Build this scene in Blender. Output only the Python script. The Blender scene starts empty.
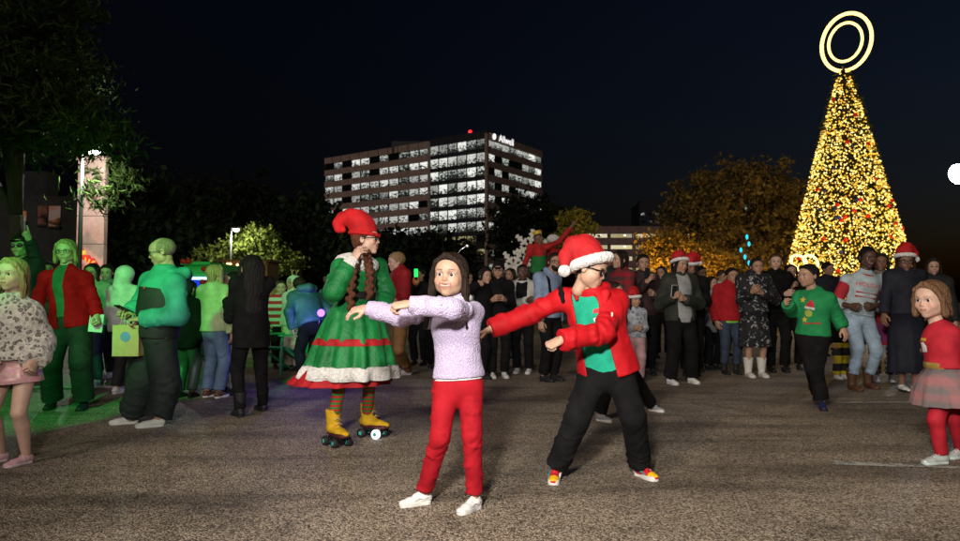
import bpy, bmesh, math, random
import numpy as np
from mathutils import Vector, Matrix, Euler
from mathutils.bvhtree import BVHTree

# ------------------------------------------------------------------ camera, sky, lights, exposure
SC = bpy.context.scene
COL = SC.collection
FPX = 700.0                      # focal length in photo pixels (photo 960 x 541)
CAM_H, HORIZON = 1.03, 302.0
PITCH = math.atan((HORIZON - 270.5) / FPX)
cam_d = bpy.data.cameras.new('camera')
cam = bpy.data.objects.new('camera', cam_d); COL.objects.link(cam)
cam.location = (0, 0, CAM_H)
cam.rotation_euler = (math.pi / 2 + PITCH, 0, 0)
cam_d.sensor_width = 36.0; cam_d.lens = 36.0 * FPX / 960.0
cam_d.clip_start = 0.05; cam_d.clip_end = 3000
cam_d.dof.use_dof = True; cam_d.dof.focus_distance = 3.8; cam_d.dof.aperture_fstop = 5.6
SC.camera = cam

wd = bpy.data.worlds.new('World'); SC.world = wd; wd.use_nodes = True
nt = wd.node_tree; nt.nodes.clear()
sky = nt.nodes.new('ShaderNodeTexSky'); sky.sky_type = 'NISHITA'; sky.sun_disc = False
sky.sun_elevation = math.radians(-3.7); sky.sun_rotation = math.radians(68)
sky.altitude = 0; sky.air_density = 1.4; sky.dust_density = 2.2; sky.ozone_density = 2.3
bg = nt.nodes.new('ShaderNodeBackground'); bg.inputs['Strength'].default_value = 0.17
wo = nt.nodes.new('ShaderNodeOutputWorld')
nt.links.new(sky.outputs[0], bg.inputs[0]); nt.links.new(bg.outputs[0], wo.inputs[0])

def light(name, kind, loc, energy, color=(1, 1, 1), size=0.1, target=None, angle=None, blend=0.5):
    d = bpy.data.lights.new(name, kind); d.energy = energy; d.color = color
    o = bpy.data.objects.new(name, d); COL.objects.link(o); o.location = loc
    if kind == 'SUN': d.angle = size
    else: d.shadow_soft_size = size
    if kind == 'SPOT': d.spot_size = math.radians(angle or 60); d.spot_blend = blend
    if target is not None:
        o.rotation_euler = (Vector(target) - Vector(loc)).to_track_quat('-Z', 'Y').to_euler()
    return o

# the faint glow of the city sky, the photographer's flash, the green party spotlight, an added fill lamp
light('sun', 'SUN', (0, 0, 40), 0.46, (1.0, 0.86, 0.78), math.radians(20), target=(14, 40, 18))
light('camera_flash', 'SPOT', (-0.45, -0.45, 2.15), 1300, (1.0, 0.95, 0.88), 0.16, target=(1.15, 6, 1.0), angle=104, blend=1.0)
light('green_party_spot', 'SPOT', (-2.5, 0.3, 3.8), 2200, (0.01, 1.0, 0.12), 0.12, target=(-4.7, 7.3, 2.0), angle=47, blend=0.4)
light('crowd_fill_spot', 'SPOT', (-4.5, -5.0, 6.5), 2500, (1.0, 0.87, 0.72), 0.6, target=(4.2, 8, 0.5), angle=58, blend=0.7)  # added unseen fill from behind the camera, brightens crowd and ground

SC.view_settings.view_transform = 'Standard'; SC.view_settings.look = 'None'
SC.view_settings.exposure = 0.0; SC.view_settings.gamma = 1.0
try: SC.view_settings.use_curve_mapping = False
except Exception: pass
SC.cycles.use_denoising = True
SC.cycles.max_bounces = 5; SC.cycles.diffuse_bounces = 2; SC.cycles.glossy_bounces = 2
SC.cycles.transmission_bounces = 2; SC.cycles.transparent_max_bounces = 6
SC.cycles.sample_clamp_indirect = 3.0
SC.cycles.caustics_reflective = False; SC.cycles.caustics_refractive = False

# ------------------------------------------------------------------ geometry helpers
rng = np.random.default_rng(7)
RND = random.Random(11)
CP, SP = math.cos(PITCH), math.sin(PITCH)

def at(px, py, Y):
    """photo pixel -> world point at distance Y in front of the camera"""
    u = (px - 480.0) / FPX; v = -(py - 270.5) / FPX
    dy = CP - v * SP; dz = SP + v * CP
    t = Y / dy
    return np.array([u * t, Y, CAM_H + dz * t])

def ground(px, py, z=0.0):
    u = (px - 480.0) / FPX; v = -(py - 270.5) / FPX
    dy = CP - v * SP; dz = SP + v * CP
    t = (z - CAM_H) / dz
    return np.array([u * t, dy * t, z])

def A(*v): return np.array(v, float)
def unit(v):
    v = np.asarray(v, float); n = np.linalg.norm(v); return v / n if n > 1e-9 else np.array([0, 0, 1.0])

def rotz(a): c, s = math.cos(a), math.sin(a); return np.array([[c, -s, 0], [s, c, 0], [0, 0, 1.0]])
def rotx(a): c, s = math.cos(a), math.sin(a); return np.array([[1.0, 0, 0], [0, c, -s], [0, s, c]])
def roty(a): c, s = math.cos(a), math.sin(a); return np.array([[c, 0, s], [0, 1.0, 0], [-s, 0, c]])

def make_mesh(name, V, faces, smooth=True, attr=None):
    """faces: list of int arrays (n,k)"""
    me = bpy.data.meshes.new(name)
    V = np.asarray(V, np.float32); me.vertices.add(len(V)); me.vertices.foreach_set('co', V.ravel())
    if not isinstance(faces, list): faces = [faces]
    faces = [np.asarray(f, np.int32) for f in faces if len(f)]
    nl = sum(f.size for f in faces); npol = sum(len(f) for f in faces)
    me.loops.add(nl); me.loops.foreach_set('vertex_index', np.concatenate([f.ravel() for f in faces]))
    tot = np.concatenate([np.full(len(f), f.shape[1], np.int32) for f in faces])
    st = np.concatenate([[0], np.cumsum(tot)[:-1]]).astype(np.int32)
    me.polygons.add(npol); me.polygons.foreach_set('loop_start', st)
    try: me.polygons.foreach_set('loop_total', tot)
    except Exception: pass
    me.polygons.foreach_set('use_smooth', np.full(npol, bool(smooth)))
    if attr is not None:
        a = me.attributes.new('mask', 'FLOAT_COLOR', 'POINT'); a.data.foreach_set('color', np.asarray(attr, np.float32).ravel())
    me.update(calc_edges=True)
    return me

def link(name, me, mat=None, parent=None, loc=None):
    o = bpy.data.objects.new(name, me); COL.objects.link(o)
    if me is not None and mat is not None and not me.materials: me.materials.append(mat)
    if parent is not None: o.parent = parent
    if loc is not None: o.location = loc
    return o

def empty(name, loc, label=None, cat=None, group=None, rz=0.0):
    o = bpy.data.objects.new(name, None); COL.objects.link(o); o.location = loc; o.rotation_euler = (0, 0, rz)
    o.empty_display_size = 0.1
    if label: tag(o, label, cat, group)
    return o

def tag(o, label=None, cat=None, group=None, kind=None):
    if label: o['label'] = label
    if cat: o['category'] = cat
    if group: o['group'] = group
    if kind: o['kind'] = kind
    return o

def copy_tree(o, parent=None):
    c = o.copy(); COL.objects.link(c); c.parent = parent
    for ch in list(o.children): copy_tree(ch, c)
    return c

class MB:
    """collects simple shapes into one mesh"""
    def __init__(s): s.V = []; s.F = []; s.n = 0
    def add(s, V, F):
        V = np.asarray(V, float)
        for f in F: s.F.append(tuple(int(i) + s.n for i in f))
        s.V.append(V); s.n += len(V); return s
    def box(s, lo, hi, R=None, org=(0, 0, 0)):
        x0, y0, z0 = lo; x1, y1, z1 = hi
        V = np.array([[x0,y0,z0],[x1,y0,z0],[x1,y1,z0],[x0,y1,z0],[x0,y0,z1],[x1,y0,z1],[x1,y1,z1],[x0,y1,z1]], float)
        if R is not None: V = V @ np.asarray(R).T
        V = V + np.asarray(org, float)
        return s.add(V, [(0,3,2,1),(4,5,6,7),(0,1,5,4),(1,2,6,5),(2,3,7,6),(3,0,4,7)])
    def tube(s, pts, rad, n=8, cap=True, closed=False):
        pts = [np.asarray(p, float) for p in pts]
        if np.isscalar(rad): rad = [rad] * len(pts)
        m = len(pts); rings = []
        ref = None
        for i, p in enumerate(pts):
            if closed: d = pts[(i + 1) % m] - pts[i - 1]
            else: d = pts[min(i + 1, m - 1)] - pts[max(i - 1, 0)]
            d = unit(d)
            if ref is None: ref = unit(np.cross(d, A(0.3, 0.5, 0.8)))
            ref = unit(ref - d * np.dot(ref, d)); b = np.cross(d, ref)
            a = np.arange(n) * 2 * math.pi / n
            rings.append(p + rad[i] * (np.cos(a)[:, None] * ref + np.sin(a)[:, None] * b))
        V = np.concatenate(rings); F = []
        for i in range(m if closed else m - 1):
            j = (i + 1) % m
            for k in range(n):
                F.append((i*n+k, i*n+(k+1)%n, j*n+(k+1)%n, j*n+k))
        if cap and not closed:
            F.append(tuple(range(n))[::-1]); F.append(tuple((m-1)*n+k for k in range(n)))
        return s.add(V, F)
    def lathe(s, prof, org=(0,0,0), n=16, R=None):
        V = []; F = []
        for r, z in prof:
            for k in range(n):
                a = 2*math.pi*k/n; V.append((r*math.cos(a), r*math.sin(a), z))
        V = np.array(V)
        if R is not None: V = V @ np.asarray(R).T
        V = V + np.asarray(org, float)
        for i in range(len(prof)-1):
            for k in range(n): F.append((i*n+k, i*n+(k+1)%n, (i+1)*n+(k+1)%n, (i+1)*n+k))
        F.append(tuple(range(n))[::-1]); F.append(tuple((len(prof)-1)*n+k for k in range(n)))
        return s.add(V, F)
    def ball(s, c, r, n=10, m=6):
        r = np.ones(3)*r
        prof = []
        V = [(0,0,-1)]; F = []
        for i in range(1, m):
            t = math.pi*i/m
            for k in range(n):
                a = 2*math.pi*k/n; V.append((math.sin(t)*math.cos(a), math.sin(t)*math.sin(a), -math.cos(t)))
        V.append((0,0,1)); e = len(V)-1
        for k in range(n): F.append((0, 1+(k+1)%n, 1+k))
        for i in range(m-2):
            for k in range(n):
                F.append((1+i*n+k, 1+i*n+(k+1)%n, 1+(i+1)*n+(k+1)%n, 1+(i+1)*n+k))
        b = 1+(m-2)*n
        for k in range(n): F.append((b+k, b+(k+1)%n, e))
        return s.add(np.array(V)*r+np.asarray(c, float), F)
    def mesh(s, name, smooth=False):
        me = bpy.data.meshes.new(name)
        me.from_pydata(np.concatenate(s.V).tolist(), [], s.F)
        if smooth: me.polygons.foreach_set('use_smooth', np.full(len(me.polygons), True))
        me.update(); return me
    def build(s, name, mat, parent=None, smooth=False, loc=None):
        return link(name, s.mesh(name, smooth), mat, parent, loc)

# ------------------------------------------------------------------ implicit surfaces
def smin(a, b, k):
    if k <= 0: return np.minimum(a, b)
    h = np.clip(0.5 + 0.5 * (b - a) / k, 0, 1)
    return b * (1 - h) + a * h - k * h * (1 - h)
def smax(a, b, k): return -smin(-a, -b, k)

class Field:
    def __init__(s): s.ops = []
    def put(s, lo, hi, fn, k=0.02, op='u'): s.ops.append((np.asarray(lo, float), np.asarray(hi, float), fn, k, op)); return s
    def cone(s, a, b, ra, rb, k=0.02, axis=None, flat=1.0, wr=None, cuts=(), op='u', ph=0.0):
        a = np.asarray(a, float); b = np.asarray(b, float); ba = b - a; L2 = max(float(ba @ ba), 1e-9); L = math.sqrt(L2)
        R = max(ra, rb) * max(1.0, flat) + (wr[0] if wr else 0) + k
        lo = np.minimum(a, b) - R; hi = np.maximum(a, b) + R
        ax = None if axis is None else unit(axis)
        if wr:
            d1 = ba / L; e1 = unit(np.cross(d1, A(0.31, 0.62, 0.71))); e2 = np.cross(d1, e1)
            w1 = d1 * 0.62 + e1 * 0.78; w2 = d1 * 0.6 - e2 * 0.9
        def fn(X, Y, Z):
            px, py, pz = X - a[0], Y - a[1], Z - a[2]
            t = np.clip((px * ba[0] + py * ba[1] + pz * ba[2]) / L2, 0, 1)
            vx, vy, vz = px - t * ba[0], py - t * ba[1], pz - t * ba[2]
            if ax is not None and flat != 1.0:
                c = (vx * ax[0] + vy * ax[1] + vz * ax[2]) * (1 / flat - 1)
                vx, vy, vz = vx + ax[0] * c, vy + ax[1] * c, vz + ax[2] * c
            d = np.sqrt(vx * vx + vy * vy + vz * vz) - (ra + (rb - ra) * t)
            if wr:
                amp, fr = wr
                q1 = (px * w1[0] + py * w1[1] + pz * w1[2]); q2 = (px * w2[0] + py * w2[1] + pz * w2[2])
                e = 0.5 + 0.5 * np.sin(fr * 0.31 * q2 + 2.1 * np.sin(fr * 0.17 * q1 + ph) + 2 * ph)
                g = (1 - 1.6 * np.abs(np.sin(fr * 0.42 * q1 + 1.9 * np.sin(fr * 0.23 * q2 + ph) + ph))) * 0.7 * e + np.sin(fr * 0.8 * q2 + 2.2 * np.sin(fr * 0.37 * q1 + 2 * ph) + 1.3) * 0.2 * (1.2 - e)
                d = d + amp * g * (0.28 + 0.85 * np.exp(-(t / 0.22) ** 2) + 0.85 * np.exp(-((1 - t) / 0.22) ** 2))
            for cp, cn in cuts:
                d = np.maximum(d, (X - cp[0]) * cn[0] + (Y - cp[1]) * cn[1] + (Z - cp[2]) * cn[2])
            return d
        return s.put(lo, hi, fn, k, op)
    def ell(s, c, r, k=0.02, op='u', R=None):
        c = np.asarray(c, float); r = np.ones(3) * r
        m = max(r) + k
        def fn(X, Y, Z):
            p = [X - c[0], Y - c[1], Z - c[2]]
            if R is not None: p = [p[0]*R[0][i] + p[1]*R[1][i] + p[2]*R[2][i] for i in range(3)]
            q = (p[0]/r[0])**2 + (p[1]/r[1])**2 + (p[2]/r[2])**2
            g = (p[0]/r[0]**2)**2 + (p[1]/r[1]**2)**2 + (p[2]/r[2]**2)**2
            k0 = np.sqrt(q); return k0 * (k0 - 1) / np.sqrt(g + 1e-12)
        return s.put(c - m, c + m, fn, k, op)
    def path(s, pts, rad, k=0.02, **kw):
        for i in range(len(pts) - 1): s.cone(pts[i], pts[i+1], rad[i], rad[i+1], k, **kw)
        return s
    def mesh(s, h, post=None):
        us = [o for o in s.ops if o[4] == 'u']
        lo = np.min([o[0] for o in us], 0) - 2 * h; hi = np.max([o[1] for o in us], 0) + 2 * h
        n = np.ceil((hi - lo) / h).astype(int) + 1
        ax = [lo[i] + h * np.arange(n[i]) for i in range(3)]
        F = np.full(n, 10.0, np.float32)
        for a, b, fn, k, op in s.ops:
            m = max(2 * h, k)
            i0 = np.clip(np.floor((a - m - lo) / h).astype(int), 0, n); i1 = np.clip(np.ceil((b + m - lo) / h).astype(int) + 1, 0, n)
            if np.any(i1 <= i0): continue
            X = ax[0][i0[0]:i1[0], None, None]; Y = ax[1][None, i0[1]:i1[1], None]; Z = ax[2][None, None, i0[2]:i1[2]]
            d = fn(X, Y, Z); sl = (slice(i0[0], i1[0]), slice(i0[1], i1[1]), slice(i0[2], i1[2]))
            if op == 'u': F[sl] = smin(F[sl], d, k)
            elif op == 's': F[sl] = smax(F[sl], -d, k)
            elif op == 'i': F[sl] = np.maximum(F[sl], d)
        if post is not None:
            F = post(F, ax[0][:, None, None], ax[1][None, :, None], ax[2][None, None, :])
        F[0], F[-1], F[:, 0], F[:, -1], F[:, :, 0], F[:, :, -1] = 1, 1, 1, 1, 1, 1
        return surface_nets(F, lo, h)

def surface_nets(F, lo, h):
    S = F < 0
    n = np.array(F.shape)
    cs = sum(S[i:n[0]-1+i, j:n[1]-1+j, k:n[2]-1+k].astype(np.int8) for i in (0,1) for j in (0,1) for k in (0,1))
    mask = (cs > 0) & (cs < 8)
    I, J, K = np.nonzero(mask); m = len(I)
    idx = np.full(mask.shape, -1, np.int32); idx[I, J, K] = np.arange(m)
    acc = np.zeros((m, 3)); cnt = np.zeros(m)
    corner = {(i,j,k): F[I+i, J+j, K+k] for i in (0,1) for j in (0,1) for k in (0,1)}
    for ax in range(3):
        for u in (0,1):
            for v in (0,1):
                o = [0,0,0]; oth = [a for a in range(3) if a != ax]; o[oth[0]] = u; o[oth[1]] = v
                p = list(o); p[ax] = 1
                a, b = corner[tuple(o)], corner[tuple(p)]
                hit = (a < 0) != (b < 0)
                t = a / np.where(np.abs(a - b) < 1e-9, 1, a - b)
                P = np.zeros((m, 3)); P[:, oth[0]] = u; P[:, oth[1]] = v; P[:, ax] = t
                acc += P * hit[:, None]; cnt += hit
    V = np.asarray(lo) + h * (np.stack([I, J, K], 1) + acc / np.maximum(cnt, 1)[:, None])
    Q = []
    for ax in range(3):
        a1, a2 = (ax + 1) % 3, (ax + 2) % 3
        sl0 = [slice(None)]*3; sl1 = [slice(None)]*3; sl0[ax] = slice(0, -1); sl1[ax] = slice(1, None)
        s0, s1 = S[tuple(sl0)], S[tuple(sl1)]
        E = np.nonzero(s0 != s1); E = np.stack(E, 1)
        ok = (E[:, a1] > 0) & (E[:, a2] > 0) & (E[:, a1] < n[a1]-1) & (E[:, a2] < n[a2]-1); E = E[ok]
        def cell(d1, d2):
            c = E.copy(); c[:, a1] -= d1; c[:, a2] -= d2; return idx[c[:, 0], c[:, 1], c[:, 2]]
        q = np.stack([cell(1, 1), cell(0, 1), cell(0, 0), cell(1, 0)], 1)
        flip = ~s0[E[:, 0], E[:, 1], E[:, 2]]
        q[flip] = q[flip][:, ::-1]; Q.append(q)
    Q = np.concatenate(Q); Q = Q[(Q >= 0).all(1)]
    return V, Q

# ------------------------------------------------------------------ materials
MATS = {}
def nmat(name):
    m = bpy.data.materials.new(name); m.use_nodes = True; t = m.node_tree; t.nodes.clear()
    out = t.nodes.new('ShaderNodeOutputMaterial'); b = t.nodes.new('ShaderNodeBsdfPrincipled')
    t.links.new(b.outputs[0], out.inputs[0]); return m, t, b, out
def N(t, typ, **kw):
    n = t.nodes.new(typ)
    for k, v in kw.items():
        if k in n.inputs: n.inputs[k].default_value = v
        else: setattr(n, k, v)
    return n
def c4(c): return (c[0], c[1], c[2], 1.0)

def ramp(t, fac, stops, interp='LINEAR'):
    r = t.nodes.new('ShaderNodeValToRGB'); e = r.color_ramp.elements; r.color_ramp.interpolation = interp
    e[0].position, e[0].color = stops[0][0], c4(stops[0][1]); e[1].position, e[1].color = stops[-1][0], c4(stops[-1][1])
    for p, c in stops[1:-1]:
        x = e.new(p); x.color = c4(c)
    t.links.new(fac, r.inputs[0]); return r.outputs[0]
def mixc(t, f, a, b, mode='MIX'):
    m = t.nodes.new('ShaderNodeMix'); m.data_type = 'RGBA'; m.blend_type = mode
    for s, v in ((0, f), (6, a), (7, b)):
        if hasattr(v, 'links') or hasattr(v, 'is_linked'): t.links.new(v, m.inputs[s])
        elif isinstance(v, (int, float)): m.inputs[s].default_value = v
        else: m.inputs[s].default_value = c4(v)
    return m.outputs[2]
def mathn(t, op, a, b=None, clamp=False):
    m = t.nodes.new('ShaderNodeMath'); m.operation = op; m.use_clamp = clamp
    for i, v in enumerate((a, b)):
        if v is None: continue
        if isinstance(v, (int, float)): m.inputs[i].default_value = v
        else: t.links.new(v, m.inputs[i])
    return m.outputs[0]

def mat(name, col, kind='cloth', rough=0.75, col2=None, scale=1.0, bump=0.4, metal=0.0, emit=None, sheen=None, spec=0.3):
    if name in MATS: return MATS[name]
    m, t, b, out = nmat(name); MATS[name] = m
    b.inputs['Roughness'].default_value = rough; b.inputs['Metallic'].default_value = metal
    b.inputs['Specular IOR Level'].default_value = spec
    tc = t.nodes.new('ShaderNodeTexCoord'); P = tc.outputs['Object']
    def noise(sc, det=3, rg=0.55, vec=None):
        n = N(t, 'ShaderNodeTexNoise', Scale=sc * scale, Detail=det, Roughness=rg); t.links.new(vec or P, n.inputs['Vector']); return n.outputs[0]
    def dobump(h, st, dist=0.01):
        bp = N(t, 'ShaderNodeBump', Strength=st, Distance=dist); t.links.new(h, bp.inputs['Height']); t.links.new(bp.outputs[0], b.inputs['Normal'])
    dark = tuple(c * 0.68 for c in col); lite = tuple(min(1, c * 1.18 + 0.004) for c in col)
    base = None
    if kind == 'cloth':
        n1 = noise(9, 4); base = ramp(t, n1, [(0.3, dark), (0.7, lite)])
        rn = N(t, 'ShaderNodeTexNoise', Scale=4.2 * scale, Detail=2.5, Roughness=0.5, Distortion=0.9); rn.noise_type = 'RIDGED_MULTIFRACTAL'; t.links.new(P, rn.inputs['Vector'])
        h = mathn(t, 'ADD', mathn(t, 'MULTIPLY', rn.outputs[0], -0.55), mathn(t, 'MULTIPLY', noise(240, 2), 0.16)); dobump(h, bump, 0.03)
        b.inputs['Sheen Weight'].default_value = 0.0 if sheen is None else sheen
    elif kind == 'nylon':
        n1 = noise(6, 3); base = ramp(t, n1, [(0.3, dark), (0.7, lite)])
        w = N(t, 'ShaderNodeTexNoise', Scale=6.5 * scale, Detail=3, Roughness=0.55, Distortion=1.1); w.noise_type = 'RIDGED_MULTIFRACTAL'; t.links.new(P, w.inputs['Vector'])
        dobump(mathn(t, 'ADD', mathn(t, 'MULTIPLY', w.outputs[0], -0.6), mathn(t, 'MULTIPLY', noise(200, 2), 0.12)), bump * 1.3, 0.03); b.inputs['Roughness'].default_value = rough
    elif kind == 'velvet':
        n1 = noise(7, 4); base = ramp(t, n1, [(0.25, tuple(c * 0.45 for c in col)), (0.75, lite)])
        dobump(noise(16, 4), bump, 0.03); b.inputs['Sheen Weight'].default_value = 0.25; b.inputs['Sheen Roughness'].default_value = 0.3
        b.inputs['Sheen Tint'].default_value = c4(lite)
    elif kind == 'knit':
        v = N(t, 'ShaderNodeTexVoronoi', Scale=135 * scale); v.feature = 'F1'
        mp = N(t, 'ShaderNodeMapping'); mp.inputs['Scale'].default_value = (1, 1, 0.75); t.links.new(P, mp.inputs[0]); t.links.new(mp.outputs[0], v.inputs['Vector'])
        base = mixc(t, mathn(t, 'MULTIPLY', noise(8, 2), 0.35), ramp(t, v.outputs['Distance'], [(0.0, tuple(c * 0.74 for c in col)), (0.35, col), (0.8, lite)]), dark)
        dobump(v.outputs['Distance'], bump * 1.6, 0.02); b.inputs['Sheen Weight'].default_value = 0.15
    elif kind == 'ribknit':
        w = N(t, 'ShaderNodeTexWave', Scale=55 * scale, Distortion=1.0, Detail=1); w.bands_direction = 'X'; t.links.new(P, w.inputs['Vector'])
        base = ramp(t, noise(9, 3), [(0.3, dark), (0.7, lite)]); dobump(mathn(t, 'ADD', w.outputs['Fac'], noise(90)), bump, 0.008)
    elif kind == 'fur':
        n1 = noise(45, 4, 0.7); base = ramp(t, n1, [(0.25, tuple(c * 0.6 for c in col)), (0.6, lite)]); dobump(n1, 0.9, 0.03); b.inputs['Sheen Weight'].default_value = 0.6
    elif kind == 'denim':
        n1 = noise(6, 5, 0.65); base = ramp(t, n1, [(0.3, tuple(c * 0.6 for c in col)), (0.55, col), (0.8, tuple(min(1, c * 1.5 + 0.02) for c in col))])
        dobump(mathn(t, 'ADD', noise(24, 4), mathn(t, 'MULTIPLY', noise(300), 0.3)), bump, 0.02)
    elif kind == 'leopard':
        d = N(t, 'ShaderNodeTexNoise', Scale=30 * scale, Detail=2); t.links.new(P, d.inputs['Vector'])
        vec = mixc(t, 0.03, P, d.outputs['Color'], 'ADD')
        v = N(t, 'ShaderNodeTexVoronoi', Scale=36 * scale); t.links.new(vec, v.inputs['Vector'])
        ring = ramp(t, v.outputs['Distance'], [(0.0, (0.5, 0.5, 0.5)), (0.15, (0.55, 0.55, 0.55)), (0.36, (1, 1, 1)), (0.46, (0, 0, 0)), (1.0, (0, 0, 0))])
        base = mixc(t, ring, ramp(t, noise(40), [(0.3, dark), (0.7, lite)]), col2); dobump(noise(70, 4), 0.7, 0.02); b.inputs['Sheen Weight'].default_value = 0.5
    elif kind == 'sequin':
        v = N(t, 'ShaderNodeTexVoronoi', Scale=110 * scale); t.links.new(P, v.inputs['Vector'])
        base = mixc(t, 0.35, col, v.outputs['Color'], 'SOFT_LIGHT')
        nm = N(t, 'ShaderNodeBump', Strength=1.0, Distance=0.02); t.links.new(v.outputs['Color'], nm.inputs['Height']); t.links.new(nm.outputs[0], b.inputs['Normal'])
        b.inputs['Metallic'].default_value = 0.15; b.inputs['Roughness'].default_value = 0.4
    elif kind == 'plaid':
        sx = N(t, 'ShaderNodeSeparateXYZ'); t.links.new(P, sx.inputs[0])
        fx = mathn(t, 'SINE', mathn(t, 'MULTIPLY', mathn(t, 'ADD', sx.outputs[0], mathn(t, 'MULTIPLY', sx.outputs[1], 0.7)), 62 * scale)); fz = mathn(t, 'SINE', mathn(t, 'MULTIPLY', sx.outputs[2], 62 * scale))
        f = mathn(t, 'ADD', mathn(t, 'MULTIPLY', mathn(t, 'GREATER_THAN', fx, 0.1), 0.5), mathn(t, 'MULTIPLY', mathn(t, 'GREATER_THAN', fz, 0.1), 0.5))
        base = mixc(t, f, col, col2); dobump(noise(30, 4), bump, 0.02)
    elif kind == 'stripe':
        sx = N(t, 'ShaderNodeSeparateXYZ'); t.links.new(P, sx.inputs[0])
        f = mathn(t, 'GREATER_THAN', mathn(t, 'SINE', mathn(t, 'MULTIPLY', sx.outputs[2], 120 * scale)), 0.0)
        base = mixc(t, f, col, col2); dobump(noise(40), bump, 0.01)
    elif kind == 'speck':
        v = N(t, 'ShaderNodeTexVoronoi', Scale=20 * scale); v.feature = 'DISTANCE_TO_EDGE'; d = N(t, 'ShaderNodeTexNoise', Scale=18, Detail=3); t.links.new(P, d.inputs['Vector'])
        t.links.new(mixc(t, 0.12, P, d.outputs['Color'], 'ADD'), v.inputs['Vector'])
        f = ramp(t, v.outputs['Distance'], [(0.0, (1, 1, 1)), (0.035, (1, 1, 1)), (0.055, (0, 0, 0)), (1, (0, 0, 0))])
        f2 = mixc(t, ramp(t, noise(26, 2), [(0.54, (0, 0, 0)), (0.58, (1, 1, 1))]), (0, 0, 0), f)
        base = mixc(t, f2, col, col2); dobump(noise(22), bump, 0.02)
    elif kind == 'hair':
        mp = N(t, 'ShaderNodeMapping'); mp.inputs['Scale'].default_value = (1, 1, 0.06); t.links.new(P, mp.inputs[0])
        n1 = N(t, 'ShaderNodeTexNoise', Scale=150 * scale, Detail=3, Roughness=0.6); t.links.new(mp.outputs[0], n1.inputs['Vector'])
        base = ramp(t, n1.outputs[0], [(0.3, tuple(c * 0.4 for c in col)), (0.72, tuple(min(1, c * 1.5) for c in col))]); dobump(n1.outputs[0], 0.75, 0.012)
        b.inputs['Roughness'].default_value = 0.5; b.inputs['Specular IOR Level'].default_value = 0.12
    elif kind == 'leaf':
        g = t.nodes.new('ShaderNodeNewGeometry')
        base = ramp(t, g.outputs['Random Per Island'], [(0.0, dark), (0.5, col), (1.0, col2 or lite)])
    elif kind == 'bark':
        w = N(t, 'ShaderNodeTexNoise', Scale=12 * scale, Detail=5); mp = N(t, 'ShaderNodeMapping'); mp.inputs['Scale'].default_value = (1, 1, 0.15); t.links.new(P, mp.inputs[0]); t.links.new(mp.outputs[0], w.inputs['Vector'])
        base = ramp(t, w.outputs[0], [(0.3, dark), (0.7, lite)]); dobump(w.outputs[0], 0.8, 0.05)
    elif kind == 'concrete':
        base = ramp(t, noise(1.4, 6, 0.65), [(0.3, dark), (0.7, lite)]); dobump(noise(14, 5), bump * 0.6, 0.03)
    elif kind == 'plain':
        base = ramp(t, noise(18, 3), [(0.2, tuple(c * 0.85 for c in col)), (0.8, tuple(min(1, c * 1.08) for c in col))]); dobump(noise(60, 2), bump * 0.25, 0.005)
    if base is not None: t.links.new(base, b.inputs['Base Color'])
    else: b.inputs['Base Color'].default_value = c4(col)
    if emit:
        b.inputs['Emission Color'].default_value = c4(emit[0]); b.inputs['Emission Strength'].default_value = emit[1]
    return m

def glow(name, col, st, sample=True):
    if name in MATS: return MATS[name]
    m, t, b, out = nmat(name); MATS[name] = m; t.nodes.remove(b)
    e = N(t, 'ShaderNodeEmission', Strength=st); e.inputs[0].default_value = c4(col); t.links.new(e.outputs[0], out.inputs[0])
    if not sample: m.cycles.emission_sampling = 'NONE'
    return m

def skin(name, tone, brow=(0.03, 0.018, 0.012)):
    key = 'skin_' + name
    if key in MATS: return MATS[key]
    m, t, b, out = nmat(key); MATS[key] = m
    a = t.nodes.new('ShaderNodeAttribute'); a.attribute_name = 'mask'
    sp = t.nodes.new('ShaderNodeSeparateColor'); t.links.new(a.outputs['Color'], sp.inputs[0])
    tc = t.nodes.new('ShaderNodeTexCoord'); n = N(t, 'ShaderNodeTexNoise', Scale=28, Detail=4); t.links.new(tc.outputs['Object'], n.inputs['Vector'])
    base = ramp(t, n.outputs[0], [(0.25, tuple(c * 0.9 for c in tone)), (0.75, tuple(min(1, c * 1.07) for c in tone))])
    c1 = mixc(t, mathn(t, 'MULTIPLY', sp.outputs[2], 0.45), base, (min(1, tone[0] * 1.0), tone[1] * 0.62, tone[2] * 0.58))
    c2 = mixc(t, mathn(t, 'MULTIPLY', sp.outputs[0], 0.95), c1, (tone[0] * 0.55, tone[1] * 0.24, tone[2] * 0.24))
    c3 = mixc(t, sp.outputs[1], c2, brow)
    c5 = mixc(t, a.outputs['Alpha'], c3, (0.8, 0.76, 0.7))
    t.links.new(c5, b.inputs['Base Color']); b.inputs['Roughness'].default_value = 0.48; b.inputs['Specular IOR Level'].default_value = 0.35
    b.inputs['Subsurface Weight'].default_value = 0.18; b.inputs['Subsurface Radius'].default_value = (1.0, 0.35, 0.2); b.inputs['Subsurface Scale'].default_value = 0.012
    n2 = N(t, 'ShaderNodeTexNoise', Scale=220, Detail=2); t.links.new(tc.outputs['Object'], n2.inputs['Vector'])
    bp = N(t, 'ShaderNodeBump', Strength=0.12, Distance=0.004); t.links.new(n2.outputs[0], bp.inputs['Height']); t.links.new(bp.outputs[0], b.inputs['Normal'])
    return m

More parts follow.
